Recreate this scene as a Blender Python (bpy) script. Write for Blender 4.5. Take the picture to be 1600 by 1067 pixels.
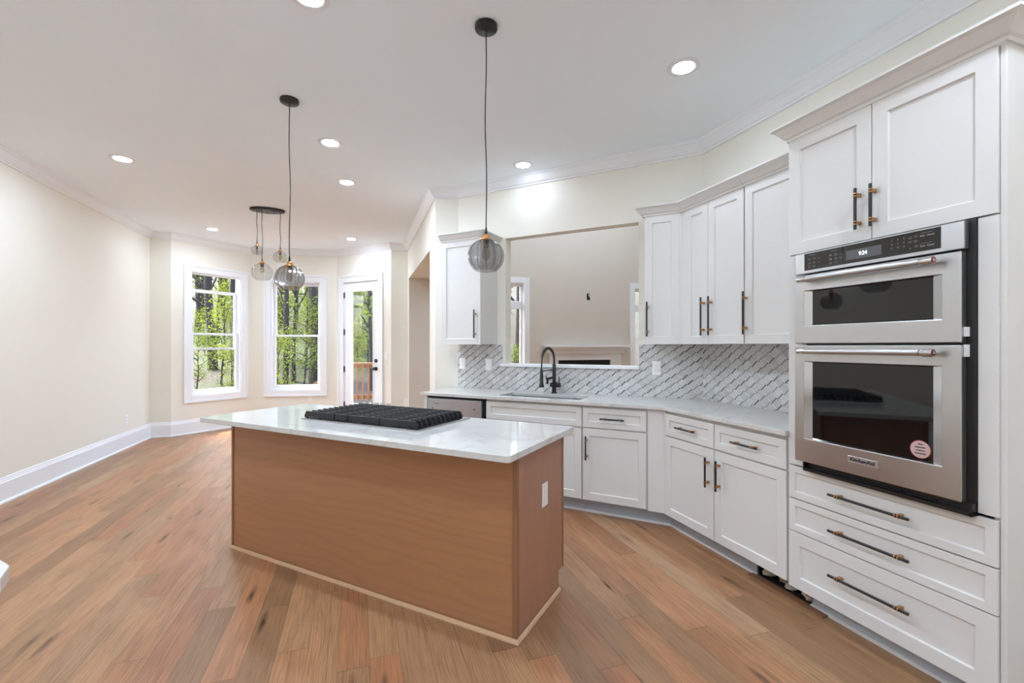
import bpy, math, random
from mathutils import Vector, Matrix
random.seed(7)
for o in list(bpy.data.objects): bpy.data.objects.remove(o)
SC = bpy.context.scene
COL = SC.collection
# ------------------------------------------------------------------ camera
CAM_H = 1.36
cd = bpy.data.cameras.new('camera'); cam = bpy.data.objects.new('camera', cd); COL.objects.link(cam)
cam.location = (0, 0, CAM_H); cam.rotation_euler = (math.pi/2, 0, 0)
cd.sensor_fit = 'HORIZONTAL'; cd.sensor_width = 36.0; cd.lens = 712/1600*36.0; cd.shift_y = 6.9/1600
cd.clip_start = 0.02; cd.clip_end = 300
SC.camera = cam
# ------------------------------------------------------------------ world, sun, exposure
SC.view_settings.view_transform = 'Standard'; SC.view_settings.look = 'None'
SC.view_settings.exposure = 1.02; SC.view_settings.gamma = 1.0; SC.view_settings.use_curve_mapping = False
W = bpy.data.worlds.new('sky'); SC.world = W; W.use_nodes = True
wn = W.node_tree.nodes; wl = W.node_tree.links; wn.clear()
sky = wn.new('ShaderNodeTexSky'); sky.sky_type = 'NISHITA'; sky.sun_disc = False
sky.sun_elevation = math.radians(52); sky.sun_rotation = math.radians(-60); sky.dust_density = 3.0
bg = wn.new('ShaderNodeBackground'); wo = wn.new('ShaderNodeOutputWorld')
bg.inputs['Strength'].default_value = 1.2
wl.new(sky.outputs[0], bg.inputs[0]); wl.new(bg.outputs[0], wo.inputs[0])
sl = bpy.data.lights.new('sun', 'SUN'); sl.energy = 5.0; sl.angle = math.radians(1.5); sl.color = (1.0, .96, .9)
sun = bpy.data.objects.new('sun', sl); COL.objects.link(sun)
sun.rotation_euler = Vector((.45, -.09, -.88)).to_track_quat('-Z', 'Y').to_euler()
LAMP_RADIANCE = 300.0          # what each ceiling diffuser gives off
SC.cycles.max_bounces = 12; SC.cycles.diffuse_bounces = 6; SC.cycles.glossy_bounces = 6
SC.cycles.transparent_max_bounces = 24; SC.cycles.transmission_bounces = 6
SC.cycles.use_denoising = True; SC.cycles.sample_clamp_indirect = 8.0
SC.cycles.caustics_reflective = False; SC.cycles.caustics_refractive = False

# ------------------------------------------------------------------ frames of the place (degrees about z)
FA = -71.37      # oven wall and hall wall: x along the run, y into the wall
FS = -27.5       # sink wall, island
FL = 108.63      # left wall
FB = 18.63       # far wall of the living room
FR = 198.63      # rear wall
def rot(a): return Matrix.Rotation(math.radians(a), 3, 'Z')
def w2(a, x, y):
    p = rot(a) @ Vector((x, y, 0)); return (p.x, p.y)
CEIL = 3.05
YA_WALL, YS_WALL, Y_HALL, Y_LEFT, Y_FAR = 2.715, 4.09, .785, 2.929, 7.611
BAY = [(-5.367, 6.751), (-5.113, 6.83), (-4.503, 7.93), (-3.119, 8.12), (-1.995, 7.518), (-1.736, 7.606)]
C1 = (-.828, 4.914); CS = (-.5775, 4.911); CO = (1.589, 3.784)

# ------------------------------------------------------------------ materials
def lin(c):
    c = c/255.0
    return c/12.92 if c <= .04045 else ((c+.055)/1.055)**2.4
def rgb(r, g, b): return (lin(r), lin(g), lin(b), 1)
MATS = {}
def mat(name, col, rough=.5, metal=0.0, var=.03, scale=6.0, bump=0.0, bscale=200, spec=.5, coat=0.0, emit=None, estr=0):
    m = bpy.data.materials.new(name); m.use_nodes = True
    n = m.node_tree.nodes; l = m.node_tree.links; p = n['Principled BSDF']
    p.inputs['Roughness'].default_value = rough; p.inputs['Metallic'].default_value = metal
    p.inputs['Specular IOR Level'].default_value = spec; p.inputs['Coat Weight'].default_value = coat
    p.inputs['Coat Roughness'].default_value = .08
    tc = n.new('ShaderNodeTexCoord'); nz = n.new('ShaderNodeTexNoise'); nz.inputs['Scale'].default_value = scale
    nz.inputs['Detail'].default_value = 3
    l.new(tc.outputs['Object'], nz.inputs['Vector'])
    mx = n.new('ShaderNodeMix'); mx.data_type = 'RGBA'
    mx.inputs[6].default_value = tuple(c*(1-var) for c in col[:3])+(1,)
    mx.inputs[7].default_value = tuple(min(1, c*(1+var)) for c in col[:3])+(1,)
    l.new(nz.outputs['Fac'], mx.inputs[0]); l.new(mx.outputs[2], p.inputs['Base Color'])
    if bump:
        n2 = n.new('ShaderNodeTexNoise'); n2.inputs['Scale'].default_value = bscale
        l.new(tc.outputs['Object'], n2.inputs['Vector'])
        b = n.new('ShaderNodeBump'); b.inputs['Strength'].default_value = bump; b.inputs['Distance'].default_value = .002
        l.new(n2.outputs['Fac'], b.inputs['Height']); l.new(b.outputs[0], p.inputs['Normal'])
    if emit:
        p.inputs['Emission Color'].default_value = emit; p.inputs['Emission Strength'].default_value = estr
    MATS[name] = m
    return m
M_WALL = mat('wall_paint', rgb(232, 228, 216), .7, var=.008, bump=.05, bscale=300, spec=.25)
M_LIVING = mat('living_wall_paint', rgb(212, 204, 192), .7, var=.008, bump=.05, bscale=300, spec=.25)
M_CEIL = mat('ceiling_paint', rgb(242, 249, 255), .8, var=.006, spec=.2)
M_TRIM = mat('trim_paint', rgb(234, 235, 237), .4, var=.006, spec=.4)
M_CAB = mat('cabinet_paint', rgb(217, 215, 210), .42, var=.006, bump=.03, bscale=150, spec=.4)
M_TOE = mat('toe_board_shaded', rgb(176, 183, 190), .45, var=.02)  # shade under the cabinets is put into this greyer colour
M_LAMP_DIM = mat('lamp_diffuser_dimmed', rgb(250, 250, 250), .5, emit=(.83, .975, 1.18, 1), estr=LAMP_RADIANCE*.11)
M_LAMP_MID = mat('lamp_diffuser_half', rgb(250, 250, 250), .5, emit=(.83, .975, 1.18, 1), estr=LAMP_RADIANCE*.27)
M_LAMP_REAR = mat('lamp_diffuser_rear', rgb(250, 250, 250), .5, emit=(.83, .975, 1.18, 1), estr=LAMP_RADIANCE*.66)
M_BLACK = mat('matte_black_metal', rgb(24, 23, 23), .38, 0.0, var=.1, spec=.5)
M_IRON = mat('cast_iron', rgb(27, 27, 28), .55, 0.0, var=.15, bump=.2, bscale=400)
M_BRASS = mat('brushed_brass', rgb(196, 146, 96), .3, 1.0, var=.06)
M_CHROME = mat('chrome', rgb(215, 215, 215), .12, 1.0, var=.02)
M_DARK = mat('dark_void', rgb(14, 12, 11), .8, var=.2)
M_GAP = mat('oven_gap_black', rgb(18, 18, 19), .4, var=.1)
M_PLASTIC = mat('white_plastic', rgb(240, 240, 238), .35, var=.006)
M_PINKISH = mat('almond_plastic', rgb(236, 226, 220), .35, var=.006)
M_SLOT = mat('slot_dark', rgb(90, 90, 90), .5)
M_SHOE = mat('raw_oak_trim', rgb(205, 168, 132), .5, var=.08, scale=20)
M_RED = mat('dark_red_enamel', rgb(104, 26, 34), .3, var=.05)
M_DECK = mat('deck_lumber', rgb(124, 86, 54), .7, var=.2, scale=5)
M_PAPER = mat('crumpled_paper', rgb(206, 194, 180), .8, var=.3, scale=40)
M_MARK = mat('panel_marking', rgb(190, 190, 186), .5)
M_DIM = mat('panel_marking_dim', rgb(125, 124, 120), .5)
M_STICKER = mat('sticker_pink', rgb(196, 168, 162), .5, var=.03)
M_STRING = mat('sticker_ring', rgb(150, 60, 60), .5)
M_BADGE = mat('badge_plate', rgb(205, 205, 205), .3, .8, var=.02)
M_INK = mat('black_ink', rgb(20, 20, 20), .5)
M_DIGIT = mat('clock_digits', rgb(220, 235, 245), .5, emit=(.8, .92, 1, 1), estr=1.2)
M_SCREEN = mat('display_glass', rgb(92, 94, 95), .25, var=.02)
M_LAMP = mat('lamp_diffuser', rgb(250, 250, 250), .5, emit=(.83, .975, 1.18, 1), estr=LAMP_RADIANCE)
M_FIREBOX = mat('firebox_black', rgb(20, 18, 17), .7)

def nodes_of(m):
    return m.node_tree.nodes, m.node_tree.links, m.node_tree.nodes['Principled BSDF']
def mth(n, l, op, a, b=None, c=None):
    x = n.new('ShaderNodeMath'); x.operation = op
    for i, v in enumerate((a, b, c)):
        if v is None: continue
        if isinstance(v, (int, float)): x.inputs[i].default_value = v
        else: l.new(v, x.inputs[i])
    return x.outputs[0]
def ramp(n, l, fac, stops):
    r = n.new('ShaderNodeValToRGB'); e = r.color_ramp.elements
    while len(e) < len(stops): e.new(.5)
    for i, (p, c) in enumerate(stops): e[i].position = p; e[i].color = c
    l.new(fac, r.inputs[0]); return r.outputs[0]
def cmix(n, l, fac, a, b, mode='MIX'):
    x = n.new('ShaderNodeMix'); x.data_type = 'RGBA'; x.blend_type = mode
    for i, v in ((0, fac), (6, a), (7, b)):
        if isinstance(v, (int, float)): x.inputs[i].default_value = v
        elif isinstance(v, tuple): x.inputs[i].default_value = v
        else: l.new(v, x.inputs[i])
    return x.outputs[2]
def noise(n, l, vec, scale, detail=3, rough=.5, dist=0):
    x = n.new('ShaderNodeTexNoise'); x.inputs['Scale'].default_value = scale; x.inputs['Detail'].default_value = detail
    x.inputs['Roughness'].default_value = rough; x.inputs['Distortion'].default_value = dist
    l.new(vec, x.inputs['Vector']); return x.outputs['Fac']
def comb(n, l, x, y, z):
    c = n.new('ShaderNodeCombineXYZ')
    for i, v in enumerate((x, y, z)):
        if isinstance(v, (int, float)): c.inputs[i].default_value = v
        else: l.new(v, c.inputs[i])
    return c.outputs[0]

def oak_floor():
    m = bpy.data.materials.new('oak_planks'); m.use_nodes = True
    n, l, p = nodes_of(m)
    tc = n.new('ShaderNodeTexCoord'); sp = n.new('ShaderNodeSeparateXYZ'); l.new(tc.outputs['Object'], sp.inputs[0])
    a, b = sp.outputs[0], sp.outputs[1]          # a across the planks, b along them
    ra = mth(n, l, 'DIVIDE', mth(n, l, 'ADD', a, .475), .13)
    row = mth(n, l, 'FLOOR', ra); fa = mth(n, l, 'FRACT', ra)
    w1 = n.new('ShaderNodeTexWhiteNoise'); w1.noise_dimensions = '1D'; l.new(row, w1.inputs['W'])
    off = mth(n, l, 'MULTIPLY', w1.outputs['Value'], 7.3)
    ln = mth(n, l, 'ADD', mth(n, l, 'MULTIPLY', w1.outputs['Value'], .8), 1.05)
    rb = mth(n, l, 'ADD', mth(n, l, 'DIVIDE', b, ln), off)
    idx = mth(n, l, 'FLOOR', rb); fb = mth(n, l, 'FRACT', rb)
    w2_ = n.new('ShaderNodeTexWhiteNoise'); w2_.noise_dimensions = '2D'; l.new(comb(n, l, row, idx, 0), w2_.inputs['Vector'])
    pid = w2_.outputs['Value']; ws = n.new('ShaderNodeSeparateColor'); l.new(w2_.outputs['Color'], ws.inputs[0])
    sh = mth(n, l, 'MULTIPLY', pid, 37.0)
    v = comb(n, l, mth(n, l, 'ADD', a, sh), mth(n, l, 'MULTIPLY', b, .16), sh)
    base = ramp(n, l, pid, [(0, rgb(148, 112, 80)), (.18, rgb(166, 128, 92)), (.4, rgb(178, 136, 98)), (.62, rgb(182, 131, 92)), (.8, rgb(173, 118, 82)), (.92, rgb(158, 117, 83)), (1, rgb(184, 147, 110))])
    g1 = noise(n, l, v, 9, 5, .65, .9)                       # broad streaks
    g2 = noise(n, l, comb(n, l, mth(n, l, 'ADD', a, sh), mth(n, l, 'MULTIPLY', b, .03), sh), 130, 3, .6)   # fine pores
    c = cmix(n, l, mth(n, l, 'MULTIPLY', ramp(n, l, g1, [(.42, (0, 0, 0, 1)), (.78, (1, 1, 1, 1))]), .55), base, rgb(124, 90, 64))
    # cathedral grain: warped rings
    wv = n.new('ShaderNodeTexWave'); wv.wave_type = 'BANDS'; wv.bands_direction = 'X'
    wv.inputs['Scale'].default_value = 26; wv.inputs['Distortion'].default_value = 11; wv.inputs['Detail'].default_value = 2.0
    wv.inputs['Detail Scale'].default_value = .8; wv.inputs['Detail Roughness'].default_value = .5
    l.new(comb(n, l, mth(n, l, 'ADD', a, sh), mth(n, l, 'MULTIPLY', b, .16), sh), wv.inputs['Vector'])
    rings = mth(n, l, 'MULTIPLY', mth(n, l, 'POWER', wv.outputs['Fac'], 3.0), mth(n, l, 'MULTIPLY', ws.outputs[1], .45))
    c = cmix(n, l, rings, c, rgb(112, 78, 54))
    c = cmix(n, l, mth(n, l, 'MULTIPLY', ramp(n, l, g2, [(.48, (0, 0, 0, 1)), (.72, (1, 1, 1, 1))]), .5), c, rgb(104, 72, 50))
    vo = n.new('ShaderNodeTexVoronoi'); vo.inputs['Scale'].default_value = 4.2
    l.new(comb(n, l, mth(n, l, 'MULTIPLY', a, 2.2), mth(n, l, 'MULTIPLY', b, .42), sh), vo.inputs['Vector'])
    kn = ramp(n, l, vo.outputs['Distance'], [(0, (1, 1, 1, 1)), (.05, (.8, .8, .8, 1)), (.22, (0, 0, 0, 1))])
    vs = n.new('ShaderNodeSeparateColor'); l.new(vo.outputs['Color'], vs.inputs[0])
    kn = mth(n, l, 'MULTIPLY', kn, mth(n, l, 'GREATER_THAN', vs.outputs[0], .38))
    kd = noise(n, l, comb(n, l, a, mth(n, l, 'MULTIPLY', b, .3), sh), 45, 2)
    c = cmix(n, l, mth(n, l, 'MULTIPLY', kn, mth(n, l, 'MULTIPLY', kd, 1.7)), c, rgb(52, 34, 23))
    e1 = mth(n, l, 'LESS_THAN', mth(n, l, 'ABSOLUTE', mth(n, l, 'SUBTRACT', fa, .5)), .49)
    e2 = mth(n, l, 'LESS_THAN', mth(n, l, 'ABSOLUTE', mth(n, l, 'SUBTRACT', fb, .5)), .4985)
    ok = mth(n, l, 'MULTIPLY', e1, e2)
    c = cmix(n, l, mth(n, l, 'MULTIPLY', mth(n, l, 'SUBTRACT', 1, ok), .45), c, rgb(84, 58, 40))
    l.new(c, p.inputs['Base Color'])
    l.new(mth(n, l, 'ADD', mth(n, l, 'MULTIPLY', g1, .14), .32), p.inputs['Roughness'])
    p.inputs['Specular IOR Level'].default_value = .38
    bp = n.new('ShaderNodeBump'); bp.inputs['Strength'].default_value = .18; bp.inputs['Distance'].default_value = .002
    l.new(mth(n, l, 'ADD', mth(n, l, 'MULTIPLY', ok, .6), mth(n, l, 'MULTIPLY', g2, -.5)), bp.inputs['Height']); l.new(bp.outputs[0], p.inputs['Normal'])
    return m
M_FLOOR = oak_floor()

def maple(name, c0, c1, ax):
    """stained maple ply: faint figured grain, along ax ('x' or 'z')"""
    m = bpy.data.materials.new(name); m.use_nodes = True
    n, l, p = nodes_of(m)
    tc = n.new('ShaderNodeTexCoord'); mp = n.new('ShaderNodeMapping'); l.new(tc.outputs['Object'], mp.inputs[0])
    mp.inputs['Scale'].default_value = (.35, 1, 1.6) if ax == 'x' else (2, 2, .3)
    f1 = noise(n, l, mp.outputs[0], 2.2, 3, .5, .4)
    f2 = noise(n, l, mp.outputs[0], 60, 3, .6)
    wv = n.new('ShaderNodeTexWave'); wv.bands_direction = 'Z' if ax == 'x' else 'X'
    wv.inputs['Scale'].default_value = 3.5; wv.inputs['Distortion'].default_value = 16; wv.inputs['Detail'].default_value = 2; wv.inputs['Detail Scale'].default_value = .8
    l.new(mp.outputs[0], wv.inputs['Vector'])
    c = cmix(n, l, f1, c0, c1)
    c = cmix(n, l, mth(n, l, 'MULTIPLY', mth(n, l, 'POWER', wv.outputs['Fac'], 3), .16), c, tuple(x*.6 for x in c0[:3])+(1,))
    c = cmix(n, l, mth(n, l, 'MULTIPLY', f2, .22), c, tuple(x*.6 for x in c0[:3])+(1,))
    l.new(c, p.inputs['Base Color']); p.inputs['Roughness'].default_value = .42; p.inputs['Specular IOR Level'].default_value = .4
    return m
M_MAPLE = maple('stained_maple', rgb(166, 118, 82), rgb(182, 132, 94), 'x')
M_MAPLE_END = maple('stained_maple_end', rgb(168, 120, 94), rgb(178, 130, 104), 'z')
M_MAPLE_EDGE = maple('stained_maple_edge', rgb(142, 98, 68), rgb(154, 110, 78), 'z')

def quartz():
    m = bpy.data.materials.new('white_quartz'); m.use_nodes = True
    n, l, p = nodes_of(m)
    tc = n.new('ShaderNodeTexCoord'); v = tc.outputs['Object']
    f = noise(n, l, v, 2.2, 6, .55, 1.6)
    vein = ramp(n, l, mth(n, l, 'ABSOLUTE', mth(n, l, 'SUBTRACT', f, .5)), [(0, (1, 1, 1, 1)), (.012, (.6, .6, .6, 1)), (.05, (0, 0, 0, 1))])
    f2 = noise(n, l, v, 1.3, 2)
    vein = mth(n, l, 'MULTIPLY', vein, ramp(n, l, f2, [(.42, (0, 0, 0, 1)), (.62, (1, 1, 1, 1))]))
    c = cmix(n, l, mth(n, l, 'MULTIPLY', vein, .5), rgb(206, 204, 199), rgb(172, 171, 168))
    l.new(c, p.inputs['Base Color']); p.inputs['Roughness'].default_value = .07; p.inputs['Specular IOR Level'].default_value = .55
    return m
M_QUARTZ = quartz()

def steel(name, col, rough=.28, stretch=(1, 1, 60), smudge=.5):
    m = bpy.data.materials.new(name); m.use_nodes = True
    n, l, p = nodes_of(m)
    tc = n.new('ShaderNodeTexCoord'); mp = n.new('ShaderNodeMapping'); l.new(tc.outputs['Object'], mp.inputs[0]); mp.inputs['Scale'].default_value = stretch
    f = noise(n, l, mp.outputs[0], 12, 3, .6); g = noise(n, l, tc.outputs['Object'], 5, 4, .6)
    l.new(cmix(n, l, mth(n, l, 'MULTIPLY', g, smudge), col, tuple(x*.72 for x in col[:3])+(1,)), p.inputs['Base Color'])
    p.inputs['Metallic'].default_value = 1
    l.new(mth(n, l, 'ADD', mth(n, l, 'MULTIPLY', mth(n, l, 'ADD', f, g), .08), rough-.06), p.inputs['Roughness'])
    b = n.new('ShaderNodeBump'); b.inputs['Strength'].default_value = .05; b.inputs['Distance'].default_value = .001
    l.new(f, b.inputs['Height']); l.new(b.outputs[0], p.inputs['Normal'])
    return m
M_STEEL = steel('stainless_steel', rgb(204, 204, 203), smudge=.4)
M_STEEL_DW = steel('stainless_dishwasher', rgb(205, 208, 212), .42)
M_SINK = steel('sink_steel', rgb(190, 190, 190), .25, (1, 1, 1))

def black_glass(name, col, rough):
    m = bpy.data.materials.new(name); m.use_nodes = True
    n, l, p = nodes_of(m)
    tc = n.new('ShaderNodeTexCoord'); f = noise(n, l, tc.outputs['Object'], 8, 2)
    l.new(cmix(n, l, f, col, tuple(x*1.2 for x in col[:3])+(1,)), p.inputs['Base Color'])
    p.inputs['Roughness'].default_value = rough; p.inputs['Specular IOR Level'].default_value = .62; p.inputs['IOR'].default_value = 1.5
    return m
M_OVENGLASS = black_glass('oven_glass', rgb(12, 12, 12), .03)
M_PANEL = black_glass('control_glass', rgb(38, 36, 33), .12)

def clear_glass(name, tint, gloss_ior, ridge=0.0, rough=.0, dens=1.0, lobes=12):
    m = bpy.data.materials.new(name); m.use_nodes = True
    n = m.node_tree.nodes; l = m.node_tree.links; n.clear()
    out = n.new('ShaderNodeOutputMaterial'); tr = n.new('ShaderNodeBsdfTransparent'); gl = n.new('ShaderNodeBsdfGlossy')
    tr.inputs[0].default_value = tint; gl.inputs['Roughness'].default_value = rough
    fr = n.new('ShaderNodeFresnel'); fr.inputs[0].default_value = gloss_ior; mx = n.new('ShaderNodeMixShader')
    ge = n.new('ShaderNodeNewGeometry'); l.new(mth(n, l, 'ADD', gloss_ior, mth(n, l, 'MULTIPLY', ge.outputs['Backfacing'], 1/gloss_ior-gloss_ior)), fr.inputs[0])
    if ridge:       # pressed glass: fine level ridges, dark meridian seams, thicker towards the rim
        tc = n.new('ShaderNodeTexCoord'); wv = n.new('ShaderNodeTexWave'); wv.bands_direction = 'Z'
        wv.inputs['Scale'].default_value = 95; wv.inputs['Distortion'].default_value = .8
        l.new(tc.outputs['Object'], wv.inputs['Vector'])
        b = n.new('ShaderNodeBump'); b.inputs['Strength'].default_value = ridge; b.inputs['Distance'].default_value = .004
        l.new(wv.outputs['Fac'], b.inputs['Height']); l.new(b.outputs[0], fr.inputs['Normal']); l.new(b.outputs[0], gl.inputs['Normal'])
        sp = n.new('ShaderNodeSeparateXYZ'); l.new(tc.outputs['Object'], sp.inputs[0])
        th = mth(n, l, 'ARCTAN2', sp.outputs[1], sp.outputs[0])
        seam = mth(n, l, 'POWER', mth(n, l, 'ABSOLUTE', mth(n, l, 'COSINE', mth(n, l, 'MULTIPLY', th, lobes/2))), 60.0)
        lw = n.new('ShaderNodeLayerWeight'); lw.inputs[0].default_value = .5
        k = mth(n, l, 'MAXIMUM', mth(n, l, 'MULTIPLY', wv.outputs['Fac'], dens*.28), mth(n, l, 'MULTIPLY', seam, dens))
        k = mth(n, l, 'MAXIMUM', k, mth(n, l, 'MULTIPLY', mth(n, l, 'POWER', lw.outputs['Facing'], 3.0), dens))
        c = cmix(n, l, k, tint, tuple(x*.45 for x in tint[:3])+(1,)); l.new(c, tr.inputs[0])
    l.new(fr.outputs[0], mx.inputs[0]); l.new(tr.outputs[0], mx.inputs[1]); l.new(gl.outputs[0], mx.inputs[2]); l.new(mx.outputs[0], out.inputs[0])
    return m
M_PANE = clear_glass('window_glass', (.97, .985, .98, 1), 1.28)
M_SMOKE = clear_glass('smoked_ribbed_glass', (.70, .705, .71, 1), 1.5, .7, .04, .7)
M_CLEAR = clear_glass('pale_ribbed_glass', (.93, .935, .925, 1), 1.45, .5, .04, .4, 10)
M_BULB = clear_glass('bulb_glass', (.85, .8, .72, 1), 1.45)

def mosaic():
    """square marble mosaic on the diagonal; stepped dark strips run up to the right, pale strips down to the right"""
    m = bpy.data.materials.new('marble_mosaic'); m.use_nodes = True
    n, l, p = nodes_of(m)
    tc = n.new('ShaderNodeTexCoord'); sp = n.new('ShaderNodeSeparateXYZ'); l.new(tc.outputs['Object'], sp.inputs[0])
    x, z = sp.outputs[0], sp.outputs[2]
    P = .06; k = .70710678
    u = mth(n, l, 'DIVIDE', mth(n, l, 'MULTIPLY', mth(n, l, 'ADD', x, z), k), P)          # up-right
    q = mth(n, l, 'DIVIDE', mth(n, l, 'MULTIPLY', mth(n, l, 'SUBTRACT', z, x), k), P)      # up-left
    u2 = u
    fu = mth(n, l, 'FRACT', u); iu = mth(n, l, 'FLOOR', u)
    q2 = mth(n, l, 'ADD', q, mth(n, l, 'MULTIPLY', iu, .18))                            # stepped rows
    fq = mth(n, l, 'FRACT', q2); iq = mth(n, l, 'FLOOR', q2)
    wn_ = n.new('ShaderNodeTexWhiteNoise'); wn_.noise_dimensions = '2D'; l.new(comb(n, l, iu, iq, 0), wn_.inputs['Vector'])
    wc = n.new('ShaderNodeSeparateColor'); l.new(wn_.outputs['Color'], wc.inputs[0])
    dark = mth(n, l, 'LESS_THAN', fq, .14)
    pale = mth(n, l, 'MULTIPLY', mth(n, l, 'LESS_THAN', fu, .15), mth(n, l, 'SUBTRACT', 1, dark))
    line = mth(n, l, 'MAXIMUM', mth(n, l, 'MAXIMUM', mth(n, l, 'LESS_THAN', mth(n, l, 'ABSOLUTE', mth(n, l, 'SUBTRACT', fu, .15)), .022), mth(n, l, 'LESS_THAN', fu, .022)),
               mth(n, l, 'LESS_THAN', mth(n, l, 'ABSOLUTE', mth(n, l, 'SUBTRACT', fq, .14)), .02))
    mar = noise(n, l, tc.outputs['Object'], 30, 5, .6, 1.2)
    t = cmix(n, l, wc.outputs[0], rgb(192, 191, 189), rgb(214, 213, 210))
    t = cmix(n, l, mth(n, l, 'MULTIPLY', ramp(n, l, mar, [(.45, (0, 0, 0, 1)), (.7, (1, 1, 1, 1))]), .4), t, rgb(156, 155, 154))
    dk = ramp(n, l, wc.outputs[1], [(0, rgb(66, 65, 64)), (.3, rgb(112, 111, 110)), (.55, rgb(146, 145, 144)), (1, rgb(164, 163, 162))])
    c = cmix(n, l, pale, t, rgb(226, 226, 226)); c = cmix(n, l, line, c, rgb(150, 150, 150)); c = cmix(n, l, dark, c, dk)
    l.new(c, p.inputs['Base Color'])
    p.inputs['Roughness'].default_value = .24
    p.inputs['Specular IOR Level'].default_value = .5
    b = n.new('ShaderNodeBump'); b.inputs['Strength'].default_value = .35; b.inputs['Distance'].default_value = .002
    l.new(mth(n, l, 'ADD', mth(n, l, 'SUBTRACT', 1, mth(n, l, 'MAXIMUM', line, dark)), mth(n, l, 'MULTIPLY', fu, wc.outputs[2])), b.inputs['Height']); l.new(b.outputs[0], p.inputs['Normal'])
    return m
M_TILE = mosaic()

def leaf_mat(name, c0, c1):
    m = bpy.data.materials.new(name); m.use_nodes = True
    n = m.node_tree.nodes; l = m.node_tree.links; n.clear()
    out = n.new('ShaderNodeOutputMaterial'); df = n.new('ShaderNodeBsdfDiffuse'); tl = n.new('ShaderNodeBsdfTranslucent'); mx = n.new('ShaderNodeMixShader'); mx.inputs[0].default_value = .45
    tc = n.new('ShaderNodeTexCoord'); f = noise(n, l, tc.outputs['Object'], 3.0, 3)
    c = cmix(n, l, ramp(n, l, f, [(.35, (0, 0, 0, 1)), (.65, (1, 1, 1, 1))]), c0, c1)
    l.new(c, df.inputs[0]); l.new(c, tl.inputs[0]); l.new(df.outputs[0], mx.inputs[1]); l.new(tl.outputs[0], mx.inputs[2]); l.new(mx.outputs[0], out.inputs[0])
    return m
M_LEAF = leaf_mat('spring_leaves', rgb(84, 98, 34), rgb(140, 148, 62))
M_LEAF2 = leaf_mat('deep_leaves', rgb(50, 60, 28), rgb(92, 102, 46))
M_BARK = mat('tree_bark', rgb(46, 36, 29), .9, var=.35, scale=9, bump=.6, bscale=25)
def ground_mat():
    m = bpy.data.materials.new('leaf_litter'); m.use_nodes = True
    n, l, p = nodes_of(m)
    tc = n.new('ShaderNodeTexCoord')
    f = noise(n, l, tc.outputs['Object'], .35, 4); g = noise(n, l, tc.outputs['Object'], 9, 4, .7)
    c = cmix(n, l, ramp(n, l, f, [(.42, (0, 0, 0, 1)), (.58, (1, 1, 1, 1))]), rgb(56, 41, 30), rgb(50, 58, 24))
    c = cmix(n, l, ramp(n, l, g, [(.4, (0, 0, 0, 1)), (.7, (1, 1, 1, 1))]), c, rgb(38, 30, 24))
    l.new(c, p.inputs['Base Color']); p.inputs['Roughness'].default_value = .95
    return m
M_GROUND = ground_mat()

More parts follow.
